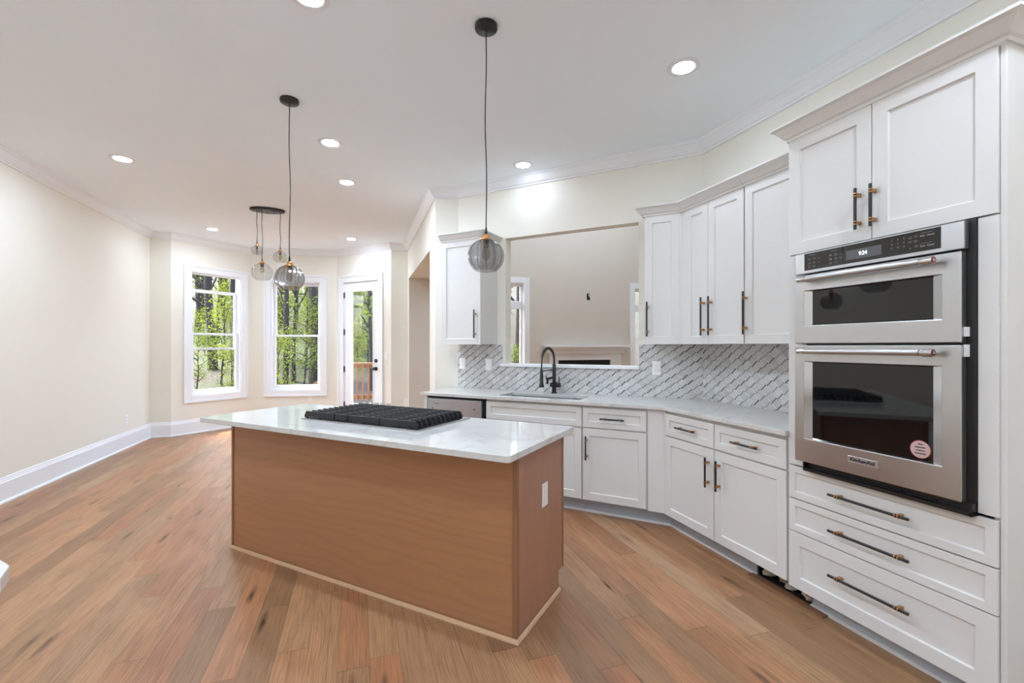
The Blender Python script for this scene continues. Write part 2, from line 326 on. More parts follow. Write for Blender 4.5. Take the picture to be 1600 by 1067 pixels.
# ------------------------------------------------------------------ mesh builder
class MB:
    def __init__(s): s.v = []; s.f = []; s.m = []; s.sm = []
    def add(s, vs, fs, mi=0, smooth=False):
        k = len(s.v); s.v += [tuple(v) for v in vs]
        for f in fs: s.f.append(tuple(i+k for i in f)); s.m.append(mi); s.sm.append(smooth)
        return s
    def box(s, x0, x1, y0, y1, z0, z1, mi=0):
        if x0 > x1: x0, x1 = x1, x0
        if y0 > y1: y0, y1 = y1, y0
        if z0 > z1: z0, z1 = z1, z0
        return s.add([(x0, y0, z0), (x1, y0, z0), (x1, y1, z0), (x0, y1, z0), (x0, y0, z1), (x1, y0, z1), (x1, y1, z1), (x0, y1, z1)],
                     [(0, 3, 2, 1), (4, 5, 6, 7), (0, 1, 5, 4), (1, 2, 6, 5), (2, 3, 7, 6), (3, 0, 4, 7)], mi)
    def prism(s, poly, z0, z1, mi=0):
        n = len(poly)
        ar = sum(poly[i][0]*poly[(i+1) % n][1]-poly[(i+1) % n][0]*poly[i][1] for i in range(n))
        if ar < 0: poly = poly[::-1]
        vs = [(x, y, z0) for x, y in poly]+[(x, y, z1) for x, y in poly]
        return s.add(vs, [tuple(range(n))[::-1], tuple(range(n, 2*n))]+[(i, (i+1) % n, n+(i+1) % n, n+i) for i in range(n)], mi)
    def shaker(s, x0, x1, z0, z1, yf, t=.02, r=.058, d=.009, mi=0):
        a = [(x0, z0), (x1, z0), (x1, z1), (x0, z1)]
        def ring(i, y): return [(x0+i, y, z0+i), (x1-i, y, z0+i), (x1-i, y, z1-i), (x0+i, y, z1-i)]
        vs = ring(0, yf)+ring(r, yf)+ring(r+.004, yf+d)+ring(0, yf+t)
        fs = []
        for i in range(4):
            j = (i+1) % 4
            fs += [(i, j, 4+j, 4+i), (4+i, 4+j, 8+j, 8+i), (12+i, 12+j, j, i)]
        fs += [(8, 9, 10, 11), (15, 14, 13, 12)]
        return s.add(vs, fs, mi)
    def tube(s, path, r, n=10, mi=0, caps=True):
        path = [Vector(p) for p in path]; rs = r if isinstance(r, (list, tuple)) else [r]*len(path)
        vs = []; fs = []; ref = None
        for i, p in enumerate(path):
            t = (path[min(i+1, len(path)-1)]-path[max(i-1, 0)]).normalized()
            if ref is None: ref = Vector((0, 0, 1)) if abs(t.z) < .9 else Vector((1, 0, 0))
            a = (ref-t*ref.dot(t)).normalized(); ref = a; b = t.cross(a)
            vs += [p+(a*math.cos(2*math.pi*k/n)+b*math.sin(2*math.pi*k/n))*rs[i] for k in range(n)]
        for i in range(len(path)-1):
            for k in range(n): fs.append((i*n+k, i*n+(k+1) % n, (i+1)*n+(k+1) % n, (i+1)*n+k))
        if caps:
            fs.append(tuple(range(n))[::-1]); fs.append(tuple(range((len(path)-1)*n, len(path)*n)))
        return s.add(vs, fs, mi, True)
    def lathe(s, prof, c, n=32, mi=0, sx=1, sy=1, lobes=0, depth=0, ang=0, caps=True):
        vs = []; fs = []
        for (r, z) in prof:
            for k in range(n):
                th = 2*math.pi*k/n
                rr = r*(1-depth*(abs(math.cos(th*lobes/2))**5)) if lobes else r
                x, y = rr*math.cos(th)*sx, rr*math.sin(th)*sy
                ca, sa = math.cos(ang), math.sin(ang)
                vs.append((c[0]+x*ca-y*sa, c[1]+x*sa+y*ca, c[2]+z))
        for i in range(len(prof)-1):
            for k in range(n): fs.append((i*n+k, i*n+(k+1) % n, (i+1)*n+(k+1) % n, (i+1)*n+k))
        if caps and prof[0][0] > 0: fs.append(tuple(range(n))[::-1])
        if caps and prof[-1][0] > 0: fs.append(tuple(range((len(prof)-1)*n, len(prof)*n)))
        return s.add(vs, fs, mi, True)
    def sweep(s, pts, prof, mi=0):
        """profile [(inward offset, z)] along an open plan polyline walked with the room on the right"""
        pts = [Vector((p[0], p[1], 0)) for p in pts]; n = len(pts); m = len(prof); vs = []
        for i, p in enumerate(pts):
            ds = []
            if i > 0: ds.append((pts[i]-pts[i-1]).normalized())
            if i < n-1: ds.append((pts[i+1]-pts[i]).normalized())
            ns = [Vector((d.y, -d.x, 0)) for d in ds]
            b = sum(ns, Vector()) / len(ns); b = b/(b.length_squared)
            vs += [(p.x+b.x*o, p.y+b.y*o, z) for o, z in prof]
        fs = [(i*m+k, (i+1)*m+k, (i+1)*m+(k+1) % m, i*m+(k+1) % m) for i in range(n-1) for k in range(m)]
        fs += [tuple(range(m)), tuple(range((n-1)*m, n*m))[::-1]]
        return s.add(vs, fs, mi)
    def xform(s, fn): s.v = [tuple(fn(*v)) for v in s.v]; return s
    def build(s, name, mats, parent=None, org=None, fr=0, bevel=0, seg=2, angle=35):
        if org is None: org = ORG[parent] if parent else (0, 0, 0)
        me = bpy.data.meshes.new(name)
        me.from_pydata([(x-org[0], y-org[1], z-org[2]) for x, y, z in s.v], [], s.f)
        for mm in (mats if isinstance(mats, (list, tuple)) else [mats]): me.materials.append(mm)
        me.polygons.foreach_set('material_index', s.m); me.polygons.foreach_set('use_smooth', s.sm)
        me.validate(); me.update()
        if any(s.sm): me.set_sharp_from_angle(angle=math.radians(40))
        o = bpy.data.objects.new(name, me); COL.objects.link(o)
        if parent: o.parent = parent
        else: o.location = rot(fr) @ Vector(org); o.rotation_euler = (0, 0, math.radians(fr))
        ORG[o] = org
        if bevel:
            b = o.modifiers.new('edge', 'BEVEL'); b.width = bevel; b.segments = seg; b.limit_method = 'ANGLE'; b.angle_limit = math.radians(angle)
        return o
ORG = {}
def tag(o, label, cat, group=None):
    o['label'] = label; o['category'] = cat
    if group: o['group'] = group
    return o
def thing(name, label, cat, org, fr=0, group=None):
    o = bpy.data.objects.new(name, None); COL.objects.link(o); o.empty_display_size = .1
    o.location = rot(fr) @ Vector(org); o.rotation_euler = (0, 0, math.radians(fr)); ORG[o] = org
    return tag(o, label, cat, group)
def struct(name, mb, m, fr=0, org=(0, 0, 0), bevel=0):
    o = mb.build(name, m, None, org, fr, bevel); o['kind'] = 'structure'; return o
def sthing(name, org, fr=0):
    o = bpy.data.objects.new(name, None); COL.objects.link(o); o.empty_display_size = .1
    o.location = rot(fr) @ Vector(org); o.rotation_euler = (0, 0, math.radians(fr)); ORG[o] = org
    o['kind'] = 'structure'; return o
def text_mesh(body, size, x, y, z, extr=.0004, align='CENTER', stretch=1.0, bold=0.0, up='z'):
    """flat lettering standing in the x-z plane, facing -y"""
    cu = bpy.data.curves.new('lettering', 'FONT'); cu.body = body; cu.size = size; cu.align_x = align; cu.align_y = 'CENTER'
    cu.extrude = extr; cu.offset = bold; cu.resolution_u = 2
    o = bpy.data.objects.new('lettering', cu); COL.objects.link(o)
    dg = bpy.context.evaluated_depsgraph_get(); dg.update()
    me = bpy.data.meshes.new_from_object(o.evaluated_get(dg))
    vs = [(x+v.co.x*stretch, y-v.co.z, z+v.co.y) for v in me.vertices]; fs = [tuple(p.vertices) for p in me.polygons]
    bpy.data.objects.remove(o); bpy.data.curves.remove(cu); bpy.data.meshes.remove(me)
    return vs, fs

# ------------------------------------------------------------------ shell
def wall(name, fr, x0, x1, y, t=.14, holes=(), z1=CEIL, m=None):
    """wall whose room face is y in frame fr, from x0 to x1; holes (x0,x1,z0,z1)"""
    mb = MB(); xs = sorted({x0, x1, *[h[0] for h in holes], *[h[1] for h in holes]})
    for a, b in zip(xs, xs[1:]):
        hs = sorted([h for h in holes if h[0] <= a+1e-6 and h[1] >= b-1e-6], key=lambda h: h[2]); z = 0
        for h in hs:
            if h[2] > z: mb.box(a, b, y, y+t, z, h[2])
            z = h[3]
        if z < z1: mb.box(a, b, y, y+t, z, z1)
    return struct(name, mb, m or M_WALL, fr, (x0, y, 0))
def seg(p0, p1):
    d = Vector((p1[0]-p0[0], p1[1]-p0[1])); a = math.degrees(math.atan2(d.y, d.x))
    l = Vector((p0[0], p0[1], 0)); q = rot(-a) @ l
    return a, q.x, q.y, d.length
REAR = 3.6
fl = MB()
def exp(p, d=.1):
    return p
pl = [w2(FL, -REAR-.1, Y_LEFT+.1), (BAY[0][0]-.06, BAY[0][1]+.08), (BAY[1][0]-.08, BAY[1][1]+.06), (BAY[2][0]-.06, BAY[2][1]+.08), (BAY[3][0]+.03, BAY[3][1]+.1),
      (BAY[4][0]+.05, BAY[4][1]+.11), (BAY[5][0], BAY[5][1]+.12), w2(FB, 5.75, Y_FAR+.1), w2(FA, REAR+.1, 5.75)]
# the floor's own axes: x across the planks, y along them
fl.prism([tuple((rot(-FB) @ Vector((x, y, 0)))[:2]) for x, y in pl], -.12, 0)
struct('floor', fl, M_FLOOR, FB)
HIGH = 4.6
ce = MB(); ce.prism([w2(FB, -Y_LEFT-.15, -REAR-.15), w2(FB, -Y_LEFT-.15, 9.3), w2(FB, .93, 9.3), w2(FB, .93, 5.3), (-.498, 5.03), (1.665, 3.87), w2(FB, 2.86, 3.1), w2(FB, 2.86, -REAR-.15)], CEIL, CEIL+.2)
struct('ceiling', ce, M_CEIL)
ce = MB(); ce.box(.7, 5.75, .7, 8.75, HIGH, HIGH+.2); struct('ceiling_living', ce, M_CEIL, FB)
wall('wall_left', FL, -REAR, 8.112, Y_LEFT)
wall('wall_rear', FR, -5.7, Y_LEFT+.1, REAR, holes=[(-.6, .6, .3, 2.6)])
a0, ox, oy, L0 = seg(BAY[0], BAY[1]); wall('wall_bay_jog_left', a0, ox, ox+L0, oy)
FW1, W1X, W1Y, L1 = seg(BAY[1], BAY[2]); wall('wall_bay_left', FW1, W1X, W1X+L1, W1Y, holes=[(W1X+.275, W1X+1.045, .58, 2.51)])
FW2, W2X, W2Y, L2 = seg(BAY[2], BAY[3]); wall('wall_bay_middle', FW2, W2X, W2X+L2, W2Y, holes=[(W2X+.29, W2X+1.115, .58, 2.49)])
FD, DX, DY, LD = seg(BAY[3], BAY[4]); wall('wall_bay_right', FD, DX, DX+LD, DY, holes=[(DX+.165, DX+1.01, 0, 2.49)])
a0, ox, oy, L0 = seg(BAY[4], BAY[5]); wall('wall_bay_jog_right', a0, ox, ox+L0, oy)
# hall wall: far stub, then the dropped header over the passage, then the pier beside the sink run
hw = MB(); hw.box(-7.764, -Y_FAR-.004, Y_HALL, Y_HALL+.25, 0, CEIL); hw.box(-Y_FAR, -5.316, Y_HALL, 1.35, 2.47, CEIL); hw.box(-7.764, -5.2, Y_HALL, Y_HALL+.14, CEIL, HIGH)
struct('wall_hall', hw, M_WALL, FA)
pr = MB(); pr.prism([C1, CS, (-.498, 5.0), (-.841, 5.327), (-.954, 5.289)], 0, HIGH); struct('wall_pier', pr, M_WALL)
wall('wall_sink', FS, -2.79, 3.9, YS_WALL, .115, holes=[(-2.203, -.866, 1.152, 2.455)], z1=HIGH)
wall('wall_right', FA, -3.078, REAR, YA_WALL)
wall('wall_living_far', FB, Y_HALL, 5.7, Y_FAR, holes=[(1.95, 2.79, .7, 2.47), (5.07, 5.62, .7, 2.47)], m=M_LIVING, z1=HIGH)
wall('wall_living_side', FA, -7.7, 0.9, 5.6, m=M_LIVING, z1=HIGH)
# crown and base boards
CROWN = [(0, 2.95), (.012, 2.95), (.016, 2.962), (.03, 2.97), (.052, 2.995), (.07, 3.022), (.082, 3.03), (.088, 3.038), (.09, 3.05), (0, 3.05)]
room = [w2(FL, -REAR, Y_LEFT)]+BAY+[C1, CS, CO, w2(FA, REAR, YA_WALL)]
struct('trim_1', MB().sweep(room, CROWN), M_TRIM)
BASE = [(0, .0), (.034, 0), (.034, .012), (.03, .018), (.018, .022), (.018, .175), (.013, .183), (.013, .19), (.008, .2), (.006, .215), (0, .22)]
def on(fr, ox, oy, s): return w2(fr, ox+s, oy)
struct('baseboard_left', MB().sweep([w2(FL, -REAR, Y_LEFT), BAY[0], BAY[1], BAY[2], BAY[3], on(FD, DX, DY, .057)], BASE), M_TRIM)
struct('baseboard_bay_right', MB().sweep([on(FD, DX, DY, 1.103), BAY[4], BAY[5], w2(FA, -Y_FAR, Y_HALL)], BASE), M_TRIM)

# ------------------------------------------------------------------ bay windows and glazed door
def window(num, fr, X, Y, xa, xb, z0, z1, cw, drop=0.0):
    w = sthing('window_%d' % num, ((xa+xb)/2+X, Y, z0), fr); x0, x1 = X+xa, X+xb
    c = MB()
    for k, (e, t) in enumerate(((0, .018), (.018, .012))):       # stepped flat casing, thicker outer band
        pass
    c.box(x0-cw, x0, Y-.018, Y, z0-cw, z1+cw); c.box(x1, x1+cw, Y-.018, Y, z0-cw, z1+cw); c.box(x0, x1, Y-.018, Y, z1, z1+cw); c.box(x0, x1, Y-.018, Y, z0-cw, z0)
    b = .022
    c.box(x0-cw-.004, x0-cw+b, Y-.03, Y, z0-cw-.004, z1+cw+.004); c.box(x1+cw-b, x1+cw+.004, Y-.03, Y, z0-cw-.004, z1+cw+.004)
    c.box(x0-cw+b, x1+cw-b, Y-.03, Y, z1+cw-b, z1+cw+.004); c.box(x0-cw+b, x1+cw-b, Y-.03, Y, z0-cw-.004, z0-cw+b)
    c.build('casing', M_TRIM, w, fr=fr, bevel=.002)
    j = MB(); d = .135; t = .016
    j.box(x0, x0+t, Y, Y+d, z0, z1); j.box(x1-t, x1, Y, Y+d, z0, z1); j.box(x0+t, x1-t, Y, Y+d, z1-t, z1); j.box(x0+t, x1-t, Y, Y+d, z0, z0+.025)
    j.build('jamb', M_TRIM, w, bevel=.0015)
    zm = (z0+z1)/2+.02
    def sash(nm, za, zb, ya, rl, rr, rb, rt):
        m = MB(); a, b_ = x0+t, x1-t
        m.box(a, a+rl, ya, ya+.035, za, zb); m.box(b_-rr, b_, ya, ya+.035, za, zb); m.box(a+rl, b_-rr, ya, ya+.035, za, za+rb); m.box(a+rl, b_-rr, ya, ya+.035, zb-rt, zb)
        o = m.build(nm, M_TRIM, w, bevel=.002)
        MB().box(a+rl-.005, b_-rr+.005, ya+.014, ya+.019, za+rb-.005, zb-rt+.005).build('pane', M_PANE, o)
    sash('lower_sash', z0+.025, zm, .05+Y, .045, .045, .06, .035)
    sash('upper_sash', zm-.035-drop, z1-t-drop, .09+Y, .045, .045, .035, .05)
    return w
window(1, FW1, W1X, W1Y, .275, 1.045, .585, 2.51, .105, drop=.235)
window(2, FW2, W2X, W2Y, .29, 1.115, .585, 2.49, .108)

dr = sthing('door_1', (DX+.6, DY, 0), FD)
c = MB(); x0, x1, zt = DX+.165, DX+1.01, 2.48; cw = .105
c.box(x0-cw, x0+.01, DY-.02, DY, 0, zt+cw); c.box(x1-.01, x1+cw-.012, DY-.02, DY, 0, zt+cw); c.box(x0+.01, x1-.01, DY-.02, DY, zt-.01, zt+cw)
c.box(x0-cw-.004, x0-cw+.022, DY-.03, DY, 0, zt+cw+.004); c.box(x1+cw-.034, x1+cw-.008, DY-.03, DY, 0, zt+cw+.004); c.box(x0-cw+.022, x1+cw-.034, DY-.03, DY, zt+cw-.022, zt+cw+.004)
c.build('casing', M_TRIM, dr, bevel=.002)
j = MB(); j.box(x0, x0+.02, DY, DY+.135, 0, zt); j.box(x1-.02, x1, DY, DY+.135, 0, zt); j.box(x0+.02, x1-.02, DY, DY+.135, zt-.02, zt); j.box(x0+.02, x1-.02, DY+.02, DY+.135, 0, .02)
j.build('jamb', M_TRIM, dr)
lf = MB(); a, b_, yd = x0+.022, x1-.022, DY+.005; g0, g1, gz0, gz1 = DX+.355, DX+.865, .36, 2.30
lf.box(a, g0, yd, yd+.044, .022, zt-.022); lf.box(g1, b_, yd, yd+.044, .022, zt-.022); lf.box(g0, g1, yd, yd+.044, .022, gz0); lf.box(g0, g1, yd, yd+.044, gz1, zt-.022)
for (p, q, r_, s_) in ((g0-.02, g0, gz0-.02, gz1+.02), (g1, g1+.02, gz0-.02, gz1+.02), (g0, g1, gz0-.02, gz0), (g0, g1, gz1, gz1+.02)): lf.box(p, q, yd-.008, yd, r_, s_)
leaf = lf.build('door_leaf', M_TRIM, dr, bevel=.002)
MB().box(g0-.004, g1+.004, yd+.018, yd+.026, gz0-.004, gz1+.004).build('pane', M_PANE, leaf)
for zc in (.33, .952, 1.601, 2.25):
    h = MB(); h.box(x0+.006, x0+.03, DY-.004, DY+.006, zc-.05, zc+.05); h.tube([(x0+.02, DY-.006, zc-.052), (x0+.02, DY-.006, zc+.052)], .007); h.build('hinge', M_BLACK, dr)
def ylathe(mb, prof, cx, y0, cz, mi=0, n=24):
    """lathe about an axis along -y (sticking out of a front face)"""
    t = MB().lathe(prof, (0, 0, 0), n)
    return mb.add([(cx+x, y0-z, cz+y) for x, y, z in t.v], t.f, mi, True)
kx = DX+.938
ylathe(MB(), [(.034, 0), (.034, .008), (.012, .012), (.012, .035), (.027, .042), (.031, .056), (.024, .068), (0, .07)], kx, yd, .976).build('door_knob', M_BLACK, leaf)
ylathe(MB(), [(.032, 0), (.032, .014), (.026, .02), (0, .021)], kx, yd, 1.11).build('deadbolt', M_BLACK, leaf)

# windows of the living room beyond the sink opening
def far_window(num, xa, xb):
    w = sthing('window_%d' % num, ((xa+xb)/2, Y_FAR, .7), FB); Y = Y_FAR; z0, z1 = .7, 2.47; cw = .105
    c = MB(); c.box(xa-cw, xa, Y-.022, Y, z0-cw, z1+cw); c.box(xb, min(xb+cw, 5.6), Y-.022, Y, z0-cw, z1+cw); c.box(xa, xb, Y-.022, Y, z1, z1+cw); c.box(xa, xb, Y-.022, Y, z0-cw, z0)
    c.build('casing', M_TRIM, w, bevel=.002)
    j = MB(); r = .05; ya = Y+.05
    for p, q in ((xa, xa+r), (xb-r, xb)): j.box(p, q, ya, ya+.05, z0, z1)
    for p, q in ((z0, z0+r), (z1-r, z1), (2.02, 2.16)): j.box(xa+r, xb-r, ya, ya+.05, p, q)
    j.box(xa, xa+.012, Y, ya, z0, z1); j.box(xb-.012, xb, Y, ya, z0, z1); j.box(xa, xb, Y, ya, z1-.012, z1); j.box(xa, xb, Y, ya, z0, z0+.012)
    o = j.build('frame', M_TRIM, w, bevel=.002)
    MB().box(xa+r, xb-r, ya+.02, ya+.025, z0+r, 2.02).build('pane', M_PANE, o); MB().box(xa+r, xb-r, ya+.02, ya+.025, 2.16, z1-r).build('pane', M_PANE, o)
def added_rear_window(num, xa, xb):  # unseen window added behind the camera to let in fill light
    w = sthing('window_%d' % num, ((xa+xb)/2, REAR, .3), FR); c = MB(); Y = REAR; z0, z1 = .3, 2.6; cw = .1
    c.box(xa-cw, xa, Y-.02, Y, z0-cw, z1+cw); c.box(xb, xb+cw, Y-.02, Y, z0-cw, z1+cw); c.box(xa, xb, Y-.02, Y, z1, z1+cw); c.box(xa, xb, Y-.02, Y, z0-cw, z0); c.build('casing', M_TRIM, w)
    j = MB(); xm = (xa+xb)/2
    for p, q in ((xa, xa+.05), (xm-.03, xm+.03), (xb-.05, xb)): j.box(p, q, Y+.05, Y+.1, z0, z1)
    for p, q in ((z0, z0+.05), (z1-.05, z1)): j.box(xa+.05, xm-.03, Y+.05, Y+.1, p, q); j.box(xm+.03, xb-.05, Y+.05, Y+.1, p, q)
    o = j.build('frame', M_TRIM, w); MB().box(xa+.05, xb-.05, Y+.07, Y+.075, z0+.05, z1-.05).build('pane', M_PANE, o)
added_rear_window(5, -.6, .6)
far_window(3, 1.95, 2.79); far_window(4, 5.07, 5.6)

# ------------------------------------------------------------------ hardware
def handle(parent, cx, cz, yf, L, vert, name='bar_handle'):
    """black bar pull on two brass posts in front of the face yf"""
    mb = MB(); r = .0064; yb = yf-.032
    def bx(u0, u1, y0, y1, w0, w1, mi):
        if vert: mb.box(cx+w0, cx+w1, y0, y1, cz+u0, cz+u1, mi)
        else: mb.box(cx+u0, cx+u1, y0, y1, cz+w0, cz+w1, mi)
    p0, p1 = ((cx, yb, cz-L/2), (cx, yb, cz+L/2)) if vert else ((cx-L/2, yb, cz), (cx+L/2, yb, cz))
    mb.tube([p0, p1], r, 10, 0)
    e = min(.042, L*.16)
    for s in (-1, 1):
        u = s*(L/2-e); bx(u-.0075, u+.0075, yb+.002, yf, -.0065, .0065, 1)
        for k in (-.0085, .0035):
            q0, q1 = u+k, u+k+.004
            a = (cx, yb, cz+q0) if vert else (cx+q0, yb, cz); b = (cx, yb, cz+q1) if vert else (cx+q1, yb, cz)
            mb.tube([a, b], .0088, 12, 1)
    return mb.build(name, [M_BLACK, M_BRASS], parent)

def outlet(name, label, fr, cx, cz, y, w=.072, h=.118, kind='outlet', m=None, group=None):
    t = thing(name, label, 'outlet' if kind == 'outlet' else 'switch', (cx, y, cz), fr, group); m = m or M_PLASTIC
    MB().box(cx-w/2, cx+w/2, y-.006, y, cz-h/2, cz+h/2).build('cover_plate', m, t, bevel=.002)
    if kind == 'outlet':
        for s in (-1, 1):
            o = MB().box(cx-.017, cx+.017, y-.009, y-.005, cz+s*.02-.0135, cz+s*.02+.0135).build('socket', m, t, bevel=.003)
            k = MB()
            for dx in (-.006, .006): k.box(cx+dx-.001, cx+dx+.001, y-.0095, y-.0088, cz+s*.02-.001, cz+s*.02+.007)
            k.box(cx-.002, cx+.002, y-.0095, y-.0088, cz+s*.02-.009, cz+s*.02-.005); k.build('slots', M_SLOT, o)
    else:
        MB().box(cx-.0165, cx+.0165, y-.0085, y-.005, cz-.033, cz+.033).build('rocker', m, t, bevel=.002)
    return t

def cab_crown(parent, pts, z0, z1, pr_=.062):
    dz = z1-z0
    P = [(0, z0), (.008, z0), (.01, z0+dz*.18), (.02, z0+dz*.25), (.034, z0+dz*.5), (.05, z0+dz*.75), (.056, z0+dz*.8), (pr_, z0+dz*.86), (pr_, z1), (0, z1)]
    return MB().sweep(pts, P).build('crown_molding', M_CAB, parent)

# ------------------------------------------------------------------ base cabinets on the sink wall
YS, YA = 3.515, 2.145             # door faces
ZB = .118; ZT = .885
def carcass(parent, x0, x1, yf, yb, z0, z1): return MB().box(x0, x1, yf, yb, z0, z1).build('carcass', M_CAB, parent, bevel=.001)
t = thing('sink_base_cabinet', 'white sink base cabinet with wide false front under the sink', 'cabinet', (-1.645, YS, 0), FS)
carcass(t, -2.095, -1.195, YS+.02, YS+.04, .118, ZT); MB().box(-2.095, -1.195, YS+.04, 4.08, .118, .66).build('carcass', M_CAB, t)
MB().shaker(-2.09, -1.2, .71, .868, YS, r=.045).build('false_front', M_CAB, t, bevel=.0012)
for x0, x1, hx in ((-2.09, -1.647, -1.69), (-1.643, -1.2, -1.60)):
    d = MB().shaker(x0, x1, ZB+.01, .70, YS).build('door', M_CAB, t, bevel=.0012); handle(d, hx, .54, YS, .19, True)
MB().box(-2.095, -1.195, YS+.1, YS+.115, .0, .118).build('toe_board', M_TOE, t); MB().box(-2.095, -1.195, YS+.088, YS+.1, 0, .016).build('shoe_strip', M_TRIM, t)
t = thing('drawer_base_cabinet', 'white base cabinet with one drawer over one door, right of the sink', 'cabinet', (-.94, YS, 0), FS)
carcass(t, -1.192, -.57, YS+.02, 4.08, .118, ZT)
d = MB().shaker(-1.188, -.69, .71, .868, YS, r=.045).build('drawer', M_CAB, t, bevel=.0012); handle(d, -.945, .787, YS, .19, False)
d = MB().shaker(-1.188, -.69, ZB+.01, .70, YS).build('door', M_CAB, t, bevel=.0012); handle(d, -1.155, .545, YS, .19, True)
MB().box(-.678, -.552, YS+.004, YS+.02, .118, ZT).build('filler_strip', M_CAB, t)
MB().box(-1.192, -.512, YS+.1, YS+.115, 0, .118).build('toe_board', M_TOE, t); MB().box(-1.192, -.519, YS+.088, YS+.1, 0, .016).build('shoe_strip', M_TRIM, t)
ep = MB().box(-2.785, -2.748, YS-.005, 4.03, 0, ZT).build('end_panel', M_CAB, None, (-2.77, YS, 0), FS, .001)
tag(ep, 'narrow white end panel beside the dishwasher under the counter end', 'panel')

# dishwasher
t = thing('dishwasher', 'stainless steel dishwasher under the counter end left of the sink', 'dishwasher', (-2.43, YS, 0), FS)
MB().box(-2.742, -2.10, YS+.03, 4.05, .02, .883).build('tub', M_GAP, t)
d = MB().box(-2.738, -2.135, YS-.01, YS+.03, .11, .862).build('door', M_STEEL_DW, t, bevel=.004)
for nm, q in (('logo_line', (-2.66, -2.60, .812, .816)), ('status_mark', (-2.685, -2.672, .765, .775)), ('status_mark', (-2.215, -2.205, .775, .79))):
    MB().box(q[0], q[1], YS-.0112, YS-.0098, q[2], q[3]).build(nm, M_INK, d)
MB().box(-2.738, -2.11, YS+.06, YS+.09, .0, .11).build('kick_plate', M_GAP, t)

# ------------------------------------------------------------------ base cabinet on the oven wall
t = thing('corner_base_cabinet', 'white base cabinet with two drawers over two doors beside the wall ovens', 'cabinet', (-2.33, YA, 0), FA)
carcass(t, -2.85, -1.813, YA+.02, 2.705, .118, ZT); MB().box(-2.848, -2.828, YA+.004, YA+.02, .118, ZT).build('filler_strip', M_CAB, t)
for x0, x1, hx in ((-2.825, -2.342, -2.383), (-2.334, -1.822, -2.29)):
    d = MB().shaker(x0, x1, .705, .862, YA, r=.045).build('drawer', M_CAB, t, bevel=.0012); handle(d, (x0+x1)/2, .783, YA, .19, False)
    d = MB().shaker(x0, x1, ZB, .694, YA).build('door', M_CAB, t, bevel=.0012); handle(d, hx, .545, YA, .19, True)
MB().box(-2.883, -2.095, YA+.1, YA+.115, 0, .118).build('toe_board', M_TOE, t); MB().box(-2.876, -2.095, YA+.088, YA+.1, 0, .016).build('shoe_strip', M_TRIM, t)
hole = thing('toe_kick_gap', 'dark unfinished gap in the toe kick with crumpled debris', 'gap', (-1.93, YA+.13, 0), FA)
MB().box(-2.10, -1.755, YA+.30, YA+.31, 0, .118).build('dark_back', M_DARK, hole)
MB().box(-2.10, -2.095, YA+.1, YA+.30, 0, .118).build('raw_edge', M_DARK, hole); MB().box(-1.755, -1.75, YA+.1, YA+.30, 0, .118).build('raw_edge', M_DARK, hole)
MB().box(-2.095, -1.755, YA+.11, YA+.30, 0, .004).build('subfloor', M_DARK, hole)
MB().box(-2.12, -1.66, YA+.05, YA+.1, 0, .008).build('threshold_strip', mat('walnut_strip', rgb(122, 84, 58), .5, var=.15, scale=12), hole, bevel=.002)
random.seed(3)
for (cx, cy, r) in ((-2.06, YA+.145, .036), (-1.91, YA+.135, .032), (-1.80, YA+.14, .036), (-1.98, YA+.17, .026)):
    mb = MB().lathe([(0, 0), (r*.8, r*.2), (r, r*.6), (r*.7, r*1.2), (0, r*1.6)], (cx, cy, .003), 9)
    mb.xform(lambda x, y, z: (x+random.uniform(-.008, .008), y+random.uniform(-.008, .008), max(.003, z+random.uniform(-.006, .006))))
    mb.sm = [False]*len(mb.sm); mb.build('crumpled_paper', M_PAPER, hole)

# ------------------------------------------------------------------ perimeter worktop with sink and tap
def s2(u, v): return w2(FS, u, v)
def a2(s, y): return w2(FA, s, y)
vF, vB = 3.49, 4.081; aF, aB = 2.12, 2.706
def line_x(p, d, q, e):
    k = (e[0]*(q[1]-p[1])-e[1]*(q[0]-p[0]))/(e[0]*d[1]-e[1]*d[0]) if abs(e[0]*d[1]-e[1]*d[0]) > 1e-9 else 0
    return (p[0]+d[0]*k, p[1]+d[1]*k)
dS = w2(FS, 1, 0); dA = w2(FA, 1, 0)
inner = line_x(s2(0, vF), dS, a2(0, aF), dA); backc = line_x(s2(0, vB), dS, a2(0, aB), dA)
hu0, hu1, hv0, hv1 = -2.02, -1.245, 3.605, 3.895
top_faces = [[s2(-2.822, vF), s2(hu0, vF), s2(hu0, hv0), s2(hu0, hv1), s2(hu0, vB), s2(-2.78, vB), s2(-2.822, 4.055)],
             [s2(hu0, vF), s2(hu1, vF), s2(hu1, hv0), s2(hu0, hv0)], [s2(hu0, hv1), s2(hu1, hv1), s2(hu1, vB), s2(hu0, vB)],
             [s2(hu1, vF), inner, a2(-1.808, aF), a2(-1.808, aB), backc, s2(hu1, vB), s2(hu1, hv1), s2(hu1, hv0)]]
def slab(faces, outer, holes, z0, z1):
    idx = {}; pts = []
    def ix(p):
        k = (round(p[0], 5), round(p[1], 5))
        if k not in idx: idx[k] = len(pts); pts.append(p)
        return idx[k]
    F = [[ix(p) for p in f] for f in faces]; n = len(pts)
    vs = [(x, y, z0) for x, y in pts]+[(x, y, z1) for x, y in pts]
    fs = [tuple(i+n for i in f) for f in F]+[tuple(reversed(f)) for f in F]
    for lp in [outer]+holes:
        q = [ix(p) for p in lp]
        for i in range(len(q)): a, b = q[i], q[(i+1) % len(q)]; fs.append((a, b, b+n, a+n))
    return MB().add(vs, fs)
outer = [s2(-2.822, vF), s2(hu0, vF), s2(hu1, vF), inner, a2(-1.808, aF), a2(-1.808, aB), backc, s2(hu1, vB), s2(hu0, vB), s2(-2.78, vB), s2(-2.822, 4.055)]
